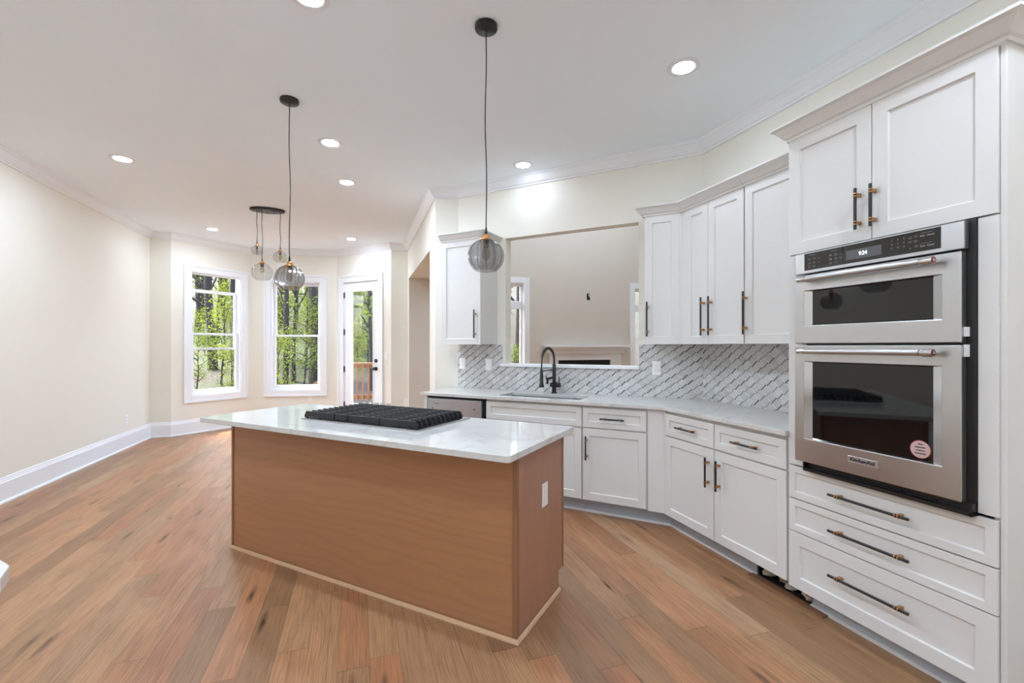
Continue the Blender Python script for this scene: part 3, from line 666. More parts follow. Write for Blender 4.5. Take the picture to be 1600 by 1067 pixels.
holes_ = [[s2(hu0, hv0), s2(hu0, hv1), s2(hu1, hv1), s2(hu1, hv0)]]
cx, cy = inner
ct = slab(top_faces, outer, holes_, .886, .9145).build('perimeter_worktop', M_QUARTZ, None, (cx, cy, .886), 0, .0025)
tag(ct, 'white quartz worktop running from the sink round to the ovens', 'worktop')
t = thing('kitchen_sink', 'undermount stainless steel sink set in the white worktop', 'sink', (-1.63, 3.75, .7), FS)
sk = MB(); x0, x1, y0, y1, z0, z1 = hu0-.008, hu1+.008, hv0-.008, hv1+.008, .69, .885; q = .004
sk.box(x0, x1, y0, y1, z0, z0+q); sk.box(x0, x0+q, y0, y1, z0, z1); sk.box(x1-q, x1, y0, y1, z0, z1); sk.box(x0, x1, y0, y0+q, z0, z1); sk.box(x0, x1, y1-q, y1, z0, z1)
sk.build('basin', M_SINK, t, bevel=.002)
MB().lathe([(.045, 0), (.045, .003), (.03, .004), (.028, .001), (0, .001)], (-1.63, 3.8, z0+q), 24).build('drain', M_CHROME, t)
# tap
FX, FY = -1.636, 4.005
t = thing('spring_faucet', 'matt black spring neck kitchen tap behind the sink', 'tap', (FX, FY, .9145), FS)
zb = .9145
b = MB().lathe([(.027, 0), (.027, .012), (.021, .016), (.021, .05), (.024, .055), (.024, .10), (.018, .105), (.0165, .27), (.014, .275), (0, .275)], (FX, FY, zb), 24); b.build('body', M_BLACK, t)
b = MB(); b.tube([(FX-.035, FY, zb+.078), (FX+.062, FY-.006, zb+.078)], .021, 16); b.tube([(FX+.052, FY-.006, zb+.095), (FX+.054, FY-.008, zb+.155)], .005, 8); b.build('mixer_lever', M_BLACK, t)
# the neck leans out over the basin, towards the room's left
dx, dy = rot(-FS) @ Vector((-.66, -.75, 0)).normalized() @ Vector((1, 0, 0)) if False else (None, None)
dv = rot(-FS) @ Vector((-.66, -.75, 0)).normalized()
def arm(r, z): return (FX+dv.x*r, FY+dv.y*r, zb+z)
R_ = .094; arch = [arm(0, .27), arm(0, .32)]+[arm(R_-R_*math.cos(k*math.pi/14), .32+R_*1.12*math.sin(k*math.pi/14)) for k in range(1, 15)]+[arm(2*R_+.004, .28), arm(2*R_+.008, .235)]
MB().tube(arch, .0068, 10).build('hose', M_BLACK, t)
coil = MB(); pts = []; N = 26
seglen = [0]
for i in range(1, len(arch)): seglen.append(seglen[-1]+(Vector(arch[i])-Vector(arch[i-1])).length)
def at_len(s):
    for i in range(1, len(arch)):
        if seglen[i] >= s or i == len(arch)-1:
            k = (s-seglen[i-1])/(seglen[i]-seglen[i-1]); A, B = Vector(arch[i-1]), Vector(arch[i]); return A.lerp(B, k), (B-A).normalized()
Tt = seglen[-1]*.76
for i in range(N*10+1):
    c_, tn = at_len(Tt*i/(N*10)); sidev = Vector((-dv.y, dv.x, 0)); up = sidev.cross(tn); th = 2*math.pi*i/10
    pts.append(c_+(sidev*math.cos(th)+up*math.sin(th))*.0125)
coil.tube(pts, .0022, 5).build('spring_coil', M_BLACK, t)
h = MB(); hx, hy, _ = arm(2*R_+.008, 0)
h.lathe([(0, .235), (.011, .235), (.013, .2), (.0165, .19), (.0165, .1), (.023, .085), (.023, .068), (0, .066)][::-1], (hx, hy, zb), 20); h.build('spray_head', M_BLACK, t)
b = MB(); b.tube([arm(0, .222), arm(2*R_-.004, .215)], .0055, 8); b.build('head_holder', M_BLACK, t)
b = MB(); b.tube([arm(0, .15), arm(.085, .142), arm(.12, .142)], .011, 12); b.tube([arm(.105, .14), arm(.105, .092)], .010, 12); b.tube([arm(.125, .142), arm(.125, .17)], .004, 8); b.build('side_spout', M_BLACK, t)

# ------------------------------------------------------------------ backsplash and sill of the sink opening
bs = MB(); y = YS_WALL-.009
bs.box(-2.778, -2.236, y, YS_WALL, .9145, 1.372); bs.box(-2.236, -.862, y, YS_WALL, .9145, 1.150); bs.box(-.862, -.337, y, YS_WALL, .9145, 1.372)
struct('wall_sink_tiles', bs, M_TILE, FS, (0, 0, .9145))
bs = MB().box(-3.072, -1.808, YA_WALL-.009, YA_WALL, .9145, 1.372); struct('wall_right_tiles', bs, M_TILE, FA, (.01, 0, .9145))
struct('trim_2', MB().box(-2.25, -.862, YS_WALL-.03, YS_WALL+.13, 1.152, 1.18), M_TRIM, FS, bevel=.002)
outlet('wall_outlet', 'white double outlet on the tiles right of the sink opening', FS, -.712, 1.168, YS_WALL-.009)
outlet('light_switch', 'white rocker switch at the far left end of the tiled backsplash', FS, -2.722, 1.172, YS_WALL-.009, kind='switch')
outlet('light_switch', 'white rocker switch on the tiles just left of the sink opening', FS, -2.395, 1.168, YS_WALL-.009, w=.075, kind='switch')

# ------------------------------------------------------------------ upper cabinets
YUS, YUA = 3.76, 2.385; UB, UT = 1.373, 2.40
def upper(name, label, fr, yf, yb, x0, x1, doors, hs, extra=None):
    t = thing(name, label, 'cabinet', ((x0+x1)/2, yf, UB), fr)
    carcass(t, x0, x1, yf+.02, yb-.003, UB+.004, UT+.02)
    for (p, q), hx in zip(doors, hs):
        d = MB().shaker(p, q, UB, UT, yf).build('door', M_CAB, t, bevel=.0012)
        handle(d, hx, 1.574, yf, .278, True)
    return t
t = upper('upper_cabinet', 'white single-door wall cabinet left of the sink opening', FS, YUS, YS_WALL, -2.765, -2.298, [(-2.762, -2.302)], [-2.356])
cab_crown(t, [(-2.745, YS_WALL-.05), (-2.765, YUS), (-2.298, YUS), (-2.298, YS_WALL)][1:] and [(-2.765, YUS), (-2.298, YUS), (-2.298, YS_WALL)], UT, UT+.072)
t = upper('upper_cabinet', 'narrow white wall cabinet right of the sink opening', FS, YUS, YS_WALL, -.752, -.475, [(-.75, -.486)], [-.727])
# mitre point of the two cabinet fronts, in both frames
mp_ = line_x(s2(0, YUS), dS, a2(0, YUA), dA)
ms = rot(-FS) @ Vector((mp_[0], mp_[1], 0)); ma = rot(-FA) @ Vector((mp_[0], mp_[1], 0))
bis = (Vector(w2(FS, 0, -1))+Vector(w2(FA, 0, -1)));
Lp = a2(-2.2, YUA); lpS = rot(-FS) @ Vector((Lp[0], Lp[1], 0))
def crown_to(parent, pts, keep, z0, z1):
    """sweep over all pts, keep only the spans listed, so neighbouring cabinets share one mitre"""
    dz = z1-z0; pr_ = .062
    P = [(0, z0), (.008, z0), (.01, z0+dz*.18), (.02, z0+dz*.25), (.034, z0+dz*.5), (.05, z0+dz*.75), (.056, z0+dz*.8), (pr_, z0+dz*.86), (pr_, z1), (0, z1)]
    full = MB().sweep(pts, P); m = len(P); mb = MB(); vs = []
    for i in keep: vs += full.v[i*m:(i+1)*m]
    k = len(keep)
    fs = [(i*m+j, (i+1)*m+j, (i+1)*m+(j+1) % m, i*m+(j+1) % m) for i in range(k-1) for j in range(m)]+[tuple(range(m)), tuple(range((k-1)*m, k*m))[::-1]]
    return mb.add(vs, fs).build('crown_molding', M_CAB, parent)
crown_to(t, [(-.752, YS_WALL), (-.752, YUS), (ms.x, YUS), (lpS.x, lpS.y)], [0, 1, 2], UT, UT+.072)
fil = MB().box(-.486, ms.x+.005, YUS+.004, YUS+.02, UB, UT).build('corner_filler', M_CAB, t)
t = upper('upper_cabinet', 'white two-door wall cabinet in the corner over the tiles', FA, YUA, YA_WALL, -2.9, -2.336, [(-2.897, -2.662), (-2.658, -2.338)], [-2.697, -2.622])
MB().box(ma.x-.004, -2.9, YUA+.004, YUA+.02, UB, UT+.02).build('corner_filler', M_CAB, t)
S0 = s2(-.7, YUS); s0A = rot(-FA) @ Vector((S0[0], S0[1], 0))
crown_to(t, [(s0A.x, s0A.y), (ma.x, YUA), (-2.334, YUA), (-1.8, YUA)], [1, 2], UT, UT+.072)
t = upper('upper_cabinet', 'white one-door wall cabinet next to the tall oven cabinet', FA, YUA, YA_WALL, -2.332, -1.812, [(-2.328, -1.816)], [-2.327+.014])
crown_to(t, [(-2.6, YUA), (-2.332, YUA), (-1.812, YUA)], [1, 2], UT, UT+.072)

# ------------------------------------------------------------------ tall oven cabinet with drawers
t = thing('oven_cabinet', 'tall white cabinet housing the wall ovens, with three drawers below', 'cabinet', (-1.395, YA, 0), FA)
c = MB(); TX0, TX1 = -1.808, -.978; yb = 2.705
c.box(TX0, TX0+.02, YA+.02, yb, .105, 2.43); c.box(TX1-.02, TX1, YA+.02, yb, .105, 2.43); c.box(TX0+.02, TX1-.02, YA+.02, yb, .105, .735); c.box(TX0+.02, TX1-.02, YA+.02, yb, 1.83, 2.43)
c.box(TX0, -1.70, YA+.002, YA+.02, .745, 1.826); c.box(-1.035, TX1, YA+.002, YA+.02, .75, 1.826); c.box(TX0+.02, TX1-.02, yb-.02, yb, .735, 1.83)
c.build('carcass', M_CAB, t, bevel=.001)
sp_ = MB(); sp_.box(TX1, TX1+.019, YA+.012, yb, 0, 2.43); sp_.build('side_panel', M_CAB, t, bevel=.0015)
for z0, z1 in ((.572, .738), (.401, .566), (.106, .396)):
    d = MB().shaker(TX0+.002, TX1-.002, z0, z1, YA, r=.062 if z1-z0 > .2 else .034).build('drawer', M_CAB, t, bevel=.0012); handle(d, -1.405, (z0+z1)/2+(.0 if z1-z0 < .2 else .02), YA, .335, False)
for x0, x1, hx in ((TX0+.002, -1.4, -1.447), (-1.396, TX1-.002, -1.383)):
    d = MB().shaker(x0, x1, 1.832, 2.428, YA, r=.062).build('door', M_CAB, t, bevel=.0012); handle(d, hx, 1.975, YA, .185, True)
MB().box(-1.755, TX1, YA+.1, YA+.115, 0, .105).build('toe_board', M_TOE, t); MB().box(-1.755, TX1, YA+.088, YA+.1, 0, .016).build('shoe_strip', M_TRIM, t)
cab_crown(t, [(TX0, YUA+.03), (TX0, YA+.005), (TX1+.019, YA+.005), (TX1+.019, yb)], 2.428, 2.507, .066)

# ------------------------------------------------------------------ wall oven and microwave
t = thing('double_oven', 'stainless steel double wall oven with microwave on top and clock panel', 'oven', (-1.4, 2.125, .735), FA)
OX0, OX1, yo = -1.738, -1.062, 2.105
MB().box(-1.70, -1.036, YA-.006, 2.66, .737, 1.828).build('chassis', M_GAP, t)
cp = MB().box(OX0, OX1+.008, yo, YA-.008, 1.717, 1.822).build('control_panel', M_STEEL, t, bevel=.004)
MB().box(-1.684, -1.124, yo-.003, yo+.002, 1.733, 1.816).build('glass_panel', M_PANEL, cp, bevel=.0015)
for xx in (-1.497, -1.326): MB().box(xx-.0022, xx+.0022, yo-.0038, yo-.002, 1.733, 1.816).build('panel_seam', M_GAP, cp)
MB().box(-1.478, -1.331, yo-.0042, yo-.002, 1.748, 1.79).build('clock_display', M_SCREEN, cp)
dg = MB(); dg.add(*text_mesh('9:24', .024, -1.405, yo-.0048, 1.769, stretch=.85)); dg.build('clock_digits', M_DIGIT, cp)
br = MB(); br2 = MB(); dm = MB(); dm2 = MB(); dm3 = MB()
for i, row in enumerate(('123', '456', '789')):
    for j_, ch in enumerate(row): br.add(*text_mesh(ch, .0075, -1.29+.022*j_, yo-.004, 1.797-.0165*i))
br.add(*text_mesh('0', .0075, -1.224, yo-.004, 1.7515))
for zz in (1.797, 1.757):
    br2 = MB(); br2.add(*text_mesh('Start', .0085, -1.182, yo-.004, zz-.004)); br2.add(*text_mesh('Cancel', .0085, -1.155, yo-.004, zz-.004)); dm.box(-1.188, -1.15, yo-.0042, yo-.003, zz+.006, zz+.0072); br2.build('start_lettering', M_MARK, cp)
for xx, zz in ((-1.224, 1.795), (-1.205, 1.797), (-1.224, 1.778), (-1.205, 1.778), (-1.203, 1.758)):
    for q in (0, .0045): dm.box(xx-.006, xx+.006, yo-.0042, yo-.003, zz-q, zz-q+.0016)
random.seed(5)
for x0, dq in ((-1.656, dm2), (-1.55, dm3)):
    for i in range(3):
        for j_ in range(3 if x0 < -1.6 else 3 - (i == 2)):
            for q in (0, .0048):
                if random.random() < .8: dq.box(x0+.024*j_-.007*random.uniform(.6, 1), x0+.024*j_+.007, yo-.0042, yo-.003, 1.787-.019*i-q, 1.787-.019*i-q+.0017)
    dq.box(x0, x0+.03, yo-.0042, yo-.003, 1.803, 1.8046)
br.build('number_lettering', M_MARK, cp); dm.build('key_print', M_DIM, cp); dm2.build('key_print', M_DIM, cp); dm3.build('key_print', M_DIM, cp)
def oven_door(nm, z0, z1, wz0, wz1, hz):
    d = MB(); a, b = -1.689, -1.123; yb_ = YA-.008
    r = [(OX0, z0), (OX1, z0), (OX1, z1), (OX0, z1)]; w = [(a, wz0), (b, wz0), (b, wz1), (a, wz1)]; dd = .02
    w2_ = [(a+.036, wz0+.004), (b-.036, wz0+.004), (b-.036, wz1-.004), (a+.036, wz1-.004)]
    vs = [(x, yo, z) for x, z in r]+[(x, yo, z) for x, z in w]+[(x, yb_, z) for x, z in r]+[(x, yo+.003, z) for x, z in w]
    fs = []
    for i in range(4):
        j = (i+1) % 4; fs += [(i, j, 4+j, 4+i), (8+i, 8+j, j, i), (4+i, 4+j, 12+j, 12+i)]
    fs += [(11, 10, 9, 8)]
    d.add(vs, fs); o = d.build(nm, M_STEEL, t, bevel=.003)
    # polished cheeks run from the rim back to the glass
    ck = MB(); g = yo+.016
    for xo, xi in ((a, a+.034), (b, b-.034)):
        ck.add([(xo, yo+.002, wz0), (xi, g, wz0+.002), (xi, g, wz1-.002), (xo, yo+.002, wz1)], [(0, 1, 2, 3) if xo < xi else (3, 2, 1, 0)])
    for zo, zi in ((wz0, wz0+.004), (wz1, wz1-.004)):
        ck.add([(a, yo+.002, zo), (b, yo+.002, zo), (b-.034, g, zi), (a+.034, g, zi)], [(0, 1, 2, 3) if zo > zi else (3, 2, 1, 0)])
    ck.build('polished_rim', M_CHROME, o)
    MB().box(a+.033, b-.033, g, g+.006, wz0+.003, wz1-.003).build('window', M_OVENGLASS, o)
    h = MB(); yh = yo-.042; xl, xr = -1.685, -1.125
    h.tube([(xl+.03, yh, hz), (xr-.045, yh, hz)], .0125, 20, 0)
    for x_, s_ in ((xl, 1), (xr, -1)):
        h.tube([(x_, yh, hz), (x_+s_*.034, yh, hz)], .0152, 20, 1); h.tube([(x_+s_*.034, yh, hz), (x_+s_*.042, yh, hz)], .0135, 20, 1)
        h.tube([(x_+s_*.018, yh, hz), (x_+s_*.018, yo+.002, hz)], [.0125, .0115], 14, 1)
    h.build('handle', [M_STEEL, M_CHROME], o)
    e = MB()
    e.tube([(xr-.001, yh, hz), (xr+.0012, yh, hz)], .0125, 20, 0); e.tube([(xr, yh, hz), (xr+.002, yh, hz)], .006, 12, 1); e.build('end_medallion', [M_RED, M_CHROME], o)
    return o
oven_door('microwave_door', 1.372, 1.711, 1.462, 1.632, 1.686)
od = oven_door('oven_door', .783, 1.363, .902, 1.282, 1.334)
MB().box(-1.472, -1.347, yo-.003, yo+.002, .835, .865).build('badge', M_BADGE, od, bevel=.001)
bt = MB(); bt.add(*text_mesh('KitchenAid', .0205, -1.4095, yo-.0036, .850, bold=.0006, stretch=1.12)); bt.build('badge_lettering', M_INK, od)
st = MB(); yg = yo+.0155
ylathe(st, [(.034, 0), (.034, .0006), (0, .0007)], -1.2, yg, .948, 0); ylathe(st, [(.0365, 0), (.0365, .0004), (0, .0005)], -1.2, yg, .948, 1)
for k, wd in enumerate((.016, .036, .03, .04)): st.box(-1.2-wd/2, -1.2+wd/2, yg-.0012, yg-.0008, .967-.0125*k, .9705-.0125*k, 2)
st.build('sticker', [M_STICKER, M_STRING, M_INK], od)
vn = MB(); vn.box(-1.70, -1.036, yo+.008, YA, .737, .752); vn.box(-1.70, -1.036, yo+.03, YA, .752, .784)
vn.box(-1.045, -1.036, yo+.008, YA, .737, .784); vn.box(-1.70, -1.692, yo+.008, YA, .737, .784); vn.build('bottom_vent', M_GAP, t)
for xx in (-1.58, -1.42, -1.32, -1.2): MB().box(xx-.05, xx+.05, yo+.018, yo+.03, .758, .761).build('vent_louvre', M_BLACK, t)
for z0, z1 in ((1.395, 1.43), (1.32, 1.365)): MB().box(-1.0615, -1.054, yo+.012, YA-.006, z0, z1).build('transit_tape', M_PLASTIC, t)

# ------------------------------------------------------------------ island
IX0, IX1, IY0, IY1 = -3.105, -.945, 1.862, 2.45
ZI = .87
t = thing('kitchen_island', 'brown stained maple island base under the cooktop worktop', 'island', (-2.02, 2.15, 0), FS)
MB().box(IX0+.02, IX1-.012, IY0+.012, 2.36, .0, ZI).build('carcass', M_MAPLE, t)
MB().box(IX0+.019, IX1-.019, IY0, IY0+.012, .0, ZI).build('front_panel', M_MAPLE, t)
e = MB().prism([(IY0+.02, 0), (2.375, 0), (2.375, .105), (IY1-.02, .105), (IY1-.02, ZI), (IY0+.02, ZI)], IX1-.012, IX1)
e.xform(lambda x, y, z: (z, x, y)); e.build('end_panel', M_MAPLE_END, t, bevel=.0008)
for x0, x1 in ((IX0, IX0+.019), (IX1-.019, IX1+.004)): MB().box(x0, x1, IY0-.006, IY0+.02, .0, ZI).build('corner_strip', M_MAPLE_EDGE, t, bevel=.002)
MB().box(IX0, IX0+.02, IY0+.02, IY1, .0, ZI).build('end_panel', M_MAPLE_END, t)
MB().box(IX1-.02, IX1+.003, IY1-.02, IY1, .105, ZI).build('corner_strip', M_MAPLE_EDGE, t, bevel=.001)
MB().box(IX0+.02, IX1-.02, IY1-.04, IY1-.02, .105, ZI).build('face_frame', M_MAPLE, t)
n_ = 4; wd = (IX1-IX0-.06)/n_
for k in range(n_):
    xa = IX0+.03+k*wd; d = MB().shaker(xa+.003, xa+wd-.003, .115, .862, -(IY1+.0), t=.02); d.v = [(x, -y, z) for x, y, z in d.v]; d.f = [tuple(reversed(f)) for f in d.f]
    d.build('back_door', M_MAPLE, t)
shoe = [(0, 0), (.013, 0), (.013, .006), (.009, .014), (0, .018)]
def shoe_path(pts): return MB().sweep(pts[::-1] if False else pts, shoe)
# walk the island with the room on the right: front edge runs right to left
sh_ = MB().sweep([(IX0, IY0-.006), (IX1+.004, IY0-.006), (IX1+.004, 2.375)], [(o, z) for o, z in shoe])
sh_.build('shoe_molding', M_SHOE, t)
def rounded(x0, x1, y0, y1, r, n=6):
    P = []
    for cx_, cy_, a_ in ((x1-r, y1-r, 0), (x0+r, y1-r, 90), (x0+r, y0+r, 180), (x1-r, y0+r, 270)):
        P += [(cx_+r*math.cos(math.radians(a_+90*k/n)), cy_+r*math.sin(math.radians(a_+90*k/n))) for k in range(n+1)]
    return P
it = MB().prism(rounded(-3.15, -.885, 1.674, 2.478, .022), ZI, .90).build('island_worktop', M_QUARTZ, None, (-2.02, 2.08, ZI), FS, .0025)
tag(it, 'white quartz island worktop carrying the black gas cooktop', 'worktop')
sw = outlet('light_switch', 'almond rocker plate on the brown end panel of the island', FS, 0, 0, 0, w=.07, h=.12, kind='switch', m=M_PINKISH)
sw.location = (rot(FS) @ Vector((IX1+.0005, 2.178, .589))); sw.rotation_euler = (0, 0, math.radians(FS+90))

# cooktop
t = thing('gas_cooktop', 'black cast iron gas cooktop set in the island worktop', 'cooktop', (-2.03, 2.18, .90), FS)
KX0, KX1, KY0, KY1 = -2.50, -1.565, 1.925, 2.44
MB().prism(rounded(KX0, KX1, KY0, KY1, .012, 3), .9003, .908).build('steel_pan', M_STEEL, t, bevel=.002)
MB().prism(rounded(KX0+.02, KX1-.02, KY0+.02, KY1-.06, .01, 3), .908, .912).build('burner_tray', M_BLACK, t)
for bx_, by_, br_ in ((-2.34, 2.06, .045), (-2.34, 2.27, .038), (-2.03, 2.16, .058), (-1.72, 2.06, .045), (-1.72, 2.27, .038)):
    b = MB().lathe([(br_, 0), (br_, .012), (br_*.8, .014), (br_*.78, .02), (br_*.55, .024), (0, .024)], (bx_, by_, .912), 24).build('burner', M_IRON, t)
def grate(x0, x1, sl, sr, splits):
    g = MB(); zt_, zl = .952, .912; y0, y1 = KY0+.018, KY1-.065; n = 11
    def bar(y, w, za):
        la, lb = (.018 if sl else 0), (.018 if sr else 0)
        poly = [(x0, za), (x1, za), (x1-lb, zt_), (x0+la, zt_)]
        vs = [(x, y-w/2, z) for x, z in poly]+[(x, y+w/2, z) for x, z in poly]
        g.add(vs, [(0, 1, 2, 3), (7, 6, 5, 4)]+[(i, 4+i, 4+(i+1) % 4, (i+1) % 4) for i in range(4)])
    for k in range(n): bar(y0+(y1-y0)*k/(n-1), .008 if 0 < k < n-1 else .012, .928 if 0 < k < n-1 else .919)
    for xx in splits: g.box(xx-.005, xx+.005, y0, y1, .934, zt_-.001)
    for xx in (x0+.012, (x0+x1)/2, x1-.012):
        for yy in (y0, y1): g.box(xx-.007, xx+.007, yy-.006, yy+.006, zl, .925)
    if sr:      # side fingers stand on their own feet
        for k in range(n): yk = y0+(y1-y0)*k/(n-1); g.box(x1-.03, x1-.006, yk-.005, yk+.005, zl, .93)
    if sl:
        for k in range(n): yk = y0+(y1-y0)*k/(n-1); g.box(x0+.006, x0+.03, yk-.005, yk+.005, zl, .93)
    return g.build('grate', M_IRON, t, bevel=.0015)
grate(KX0+.018, -2.215, True, False, (-2.40, -2.30)); grate(-2.209, -2.105, False, False, (-2.157,)); grate(-2.099, -1.856, False, False, (-2.02, -1.93)); grate(-1.85, KX1-.018, False, True, (-1.76, -1.66))
for k in range(5):
    MB().lathe([(.019, 0), (.019, .008), (.0165, .011), (.0155, .048), (.0135, .053), (0, .053)], (-2.44+.055*k, KY1-.032, .908), 20).build('control_knob', M_CHROME, t)

# ------------------------------------------------------------------ counter corner at the camera's left
t = thing('side_cabinet', 'white base cabinet at the frame edge under the rounded quartz corner', 'cabinet', (-1.9, -.2, 0), FS)
MB().box(-2.6, -1.50, -.6, .25, .0, .868).build('carcass', M_CAB, t)
cpoly = [s2(u, v) for u, v in ((-2.7, .362), (-1.385, .362), (-1.3735, .3606), (-1.362, .3555), (-1.315, .333), (-1.297, .31), (-1.29, .26), (-1.29, -.7), (-2.7, -.7))]
sc = MB().prism(cpoly, .87, .90).build('side_worktop', M_QUARTZ, None, (-1.9, .6, .87), 0, .002)
tag(sc, 'corner of a white quartz worktop at the lower left frame edge', 'worktop')

# ------------------------------------------------------------------ lamps
def A2W(a, b): return w2(FB, a, b)
def downlight(a, b, label, group=None, m=None, CEIL=CEIL):
    t = thing('ceiling_light', label, 'ceiling light', (a, b, CEIL), FB, group)
    MB().lathe([(.064, -.004), (.092, -.004), (.096, -.002), (.096, 0), (.064, 0), (.064, -.004)], (a, b, CEIL-.0003), 40, caps=False).build('trim_ring', M_TRIM, t)
    MB().lathe([(0, -.009), (.03, -.008), (.052, -.006), (.063, -.003), (.063, -.0005), (0, -.0005)], (a, b, CEIL), 40).build('diffuser', m or M_LAMP, t)
    return t
for a, b, lb in ((1.869, 2.286, 'recessed ceiling light nearest the oven cabinet'),
                 (1.457, 4.0, 'recessed ceiling light shining on the wall above the sink opening'),
                 (-.222, 4.075, 'recessed ceiling light just right of the left island pendant cord'),
                 (-.113, 5.01, 'recessed ceiling light between the island pendants and the far cluster, nearer the hall'),
                 (-2.02, 5.026, 'recessed ceiling light nearest the left wall crown'),
                 (-2.002, 7.636, 'recessed ceiling light in front of the left bay window'),
                 (-.105, 7.621, 'recessed ceiling light in front of the glazed bay door'),
                 (-.226, 2.40, 'recessed ceiling light cut by the top frame edge')):
    downlight(a, b, lb, m=M_LAMP_DIM if 'above the sink' in lb else M_LAMP_MID if 'nearest the oven' in lb else M_LAMP_REAR if 'bay' in lb or 'left wall' in lb else None)
for a, b in ((-2.0, 2.4), (1.7, .5), (-.2, .4), (-2.0, .2), (1.6, -1.6), (-.2, -1.8), (-2.0, -1.8)):  # unseen lamps added to light the near half of the room
    downlight(a, b, 'added fill light in the ceiling behind the camera', 'added fill lights behind the camera', M_LAMP_REAR)
for a, b in ((1.9, 6.4), (2.9, 5.4), (3.4, 6.7), (4.6, 6.5), (4.6, 4.8)):  # lamps added out of view to brighten the room beyond
    downlight(a, b, 'added unseen ceiling light in the room beyond the sink opening', 'added ceiling lights of the room beyond', M_LAMP_REAR, HIGH)

def globe(parent, cx, cy, cz, R, H, gm, lobes=12):
    """ribbed squashed globe, open below; shade > cap, bulb"""
    prof = []
    for k in range(15):
        th = math.radians(-58+ (58+78)*k/14); prof.append((R*math.cos(th), H*.5*math.sin(th)/math.sin(math.radians(70))))
    g = MB().lathe(prof, (cx, cy, cz), 96, lobes=lobes, depth=.045, caps=False); po = ORG[parent]
    o = g.build('glass_shade', gm, parent, (cx, cy, po[2])); o.location = (cx-po[0], cy-po[1], 0)
    zt_ = cz+prof[-1][1]
    MB().lathe([(R*.34, -.004), (R*.32, .003), (R*.2, .006), (R*.2, .022), (R*.12, .028), (0, .028)], (cx, cy, zt_), 24).build('brass_cap', M_BRASS, o)
    MB().lathe([(R*.16, 0), (R*.16, -.04), (0, -.04)][::-1], (cx, cy, zt_-.002), 16).build('socket', M_BLACK, o)
    MB().lathe([(0, -.115), (R*.17, -.1), (R*.24, -.08), (R*.17, -.055), (R*.1, -.04)], (cx, cy, zt_), 16).build('bulb', M_BULB, o)
    return zt_+.028
def cord(parent, x, y, z0, z1, seed, r=.0032):
    random.seed(seed); n = 14; ph = random.random()*6
    pts = [(x+.0045*math.sin(ph+3.1*k/n*3.0)*math.sin(math.pi*k/n), y+.003*math.cos(ph+2*k/n*3.0)*math.sin(math.pi*k/n), z0+(z1-z0)*k/n) for k in range(n+1)]
    mb = MB().tube(pts, r, 8); mb.lathe([(.0055, 0), (.008, .004), (.0055, .03), (.003, .04), (0, .04)], (x, y, z0-.002), 14)
    return mb.build('cord', M_BLACK, parent)
def pendant(u, v, zc, seed, label):
    t = thing('pendant_lamp', label, 'pendant lamp', (u, v, CEIL), FS, 'pendant lamps over the island')
    MB().lathe([(0, -.032), (.006, -.03), (.05, -.026), (.058, -.022), (.06, -.016), (.06, 0), (0, 0)], (u, v, CEIL), 40).build('ceiling_rose', M_BLACK, t)
    zt_ = globe(t, u, v, zc, .098, .172, M_SMOKE); cord(t, u, v, zt_, CEIL-.026, seed)
pendant(-1.232, 2.07, 1.832, 2, 'smoked ribbed glass pendant lamp hanging in front of the small left wall cabinet')
pendant(-2.80, 2.07, 1.822, 5, 'smoked ribbed glass pendant lamp hanging in front of the middle bay window')
a_, b_ = -1.065, 6.31
t = thing('cluster_pendant', 'black oval ceiling plate with three pale glass globes near the bay', 'pendant lamp', (a_, b_, CEIL), FB)
pl_ = MB().lathe([(0, -.03), (.185, -.03), (.193, -.026), (.195, -.02), (.195, 0), (0, 0)], (a_, b_, CEIL), 48, sy=.55); pl_.build('ceiling_plate', M_BLACK, t)
ho = MB()
for dx_, dy_ in ((-.1, .05), (0, -.02), (.06, .045), (.09, -.03), (-.07, -.045)): ho.lathe([(0, -.034), (.007, -.034), (.009, -.031), (.009, -.029), (0, -.029)], (a_+dx_, b_+dy_, CEIL), 12)
ho.build('cord_grips', M_DARK, t)
for dx_, dy_, zc, R in ((-.11, -.03, 2.525, .066), (-.045, -.085, 2.255, .12), (.14, .01, 2.465, .083)):
    zt_ = globe(t, a_+dx_, b_+dy_, zc, R, R*1.72, M_CLEAR, 10); cord(t, a_+dx_, b_+dy_, zt_, CEIL-.03, int(zc*100), .004)

# ------------------------------------------------------------------ small wall fittings
outlet('wall_outlet', 'white outlet low on the long left wall above the baseboard', FL, 7.386, .384, Y_LEFT)
outlet('wall_outlet', 'white outlet on the wall under the middle bay window', FW2, W2X+.936, .437, W2Y)
outlet('light_switch', 'white switch plate beside the knob side of the glazed door', FD, DX+1.165, 1.194, DY, kind='switch')
a0, ox, oy, L0 = seg(BAY[4], BAY[5]); outlet('wall_outlet', 'white outlet low on the narrow wall between the glazed door and the hall', a0, ox+.24, .42, oy)

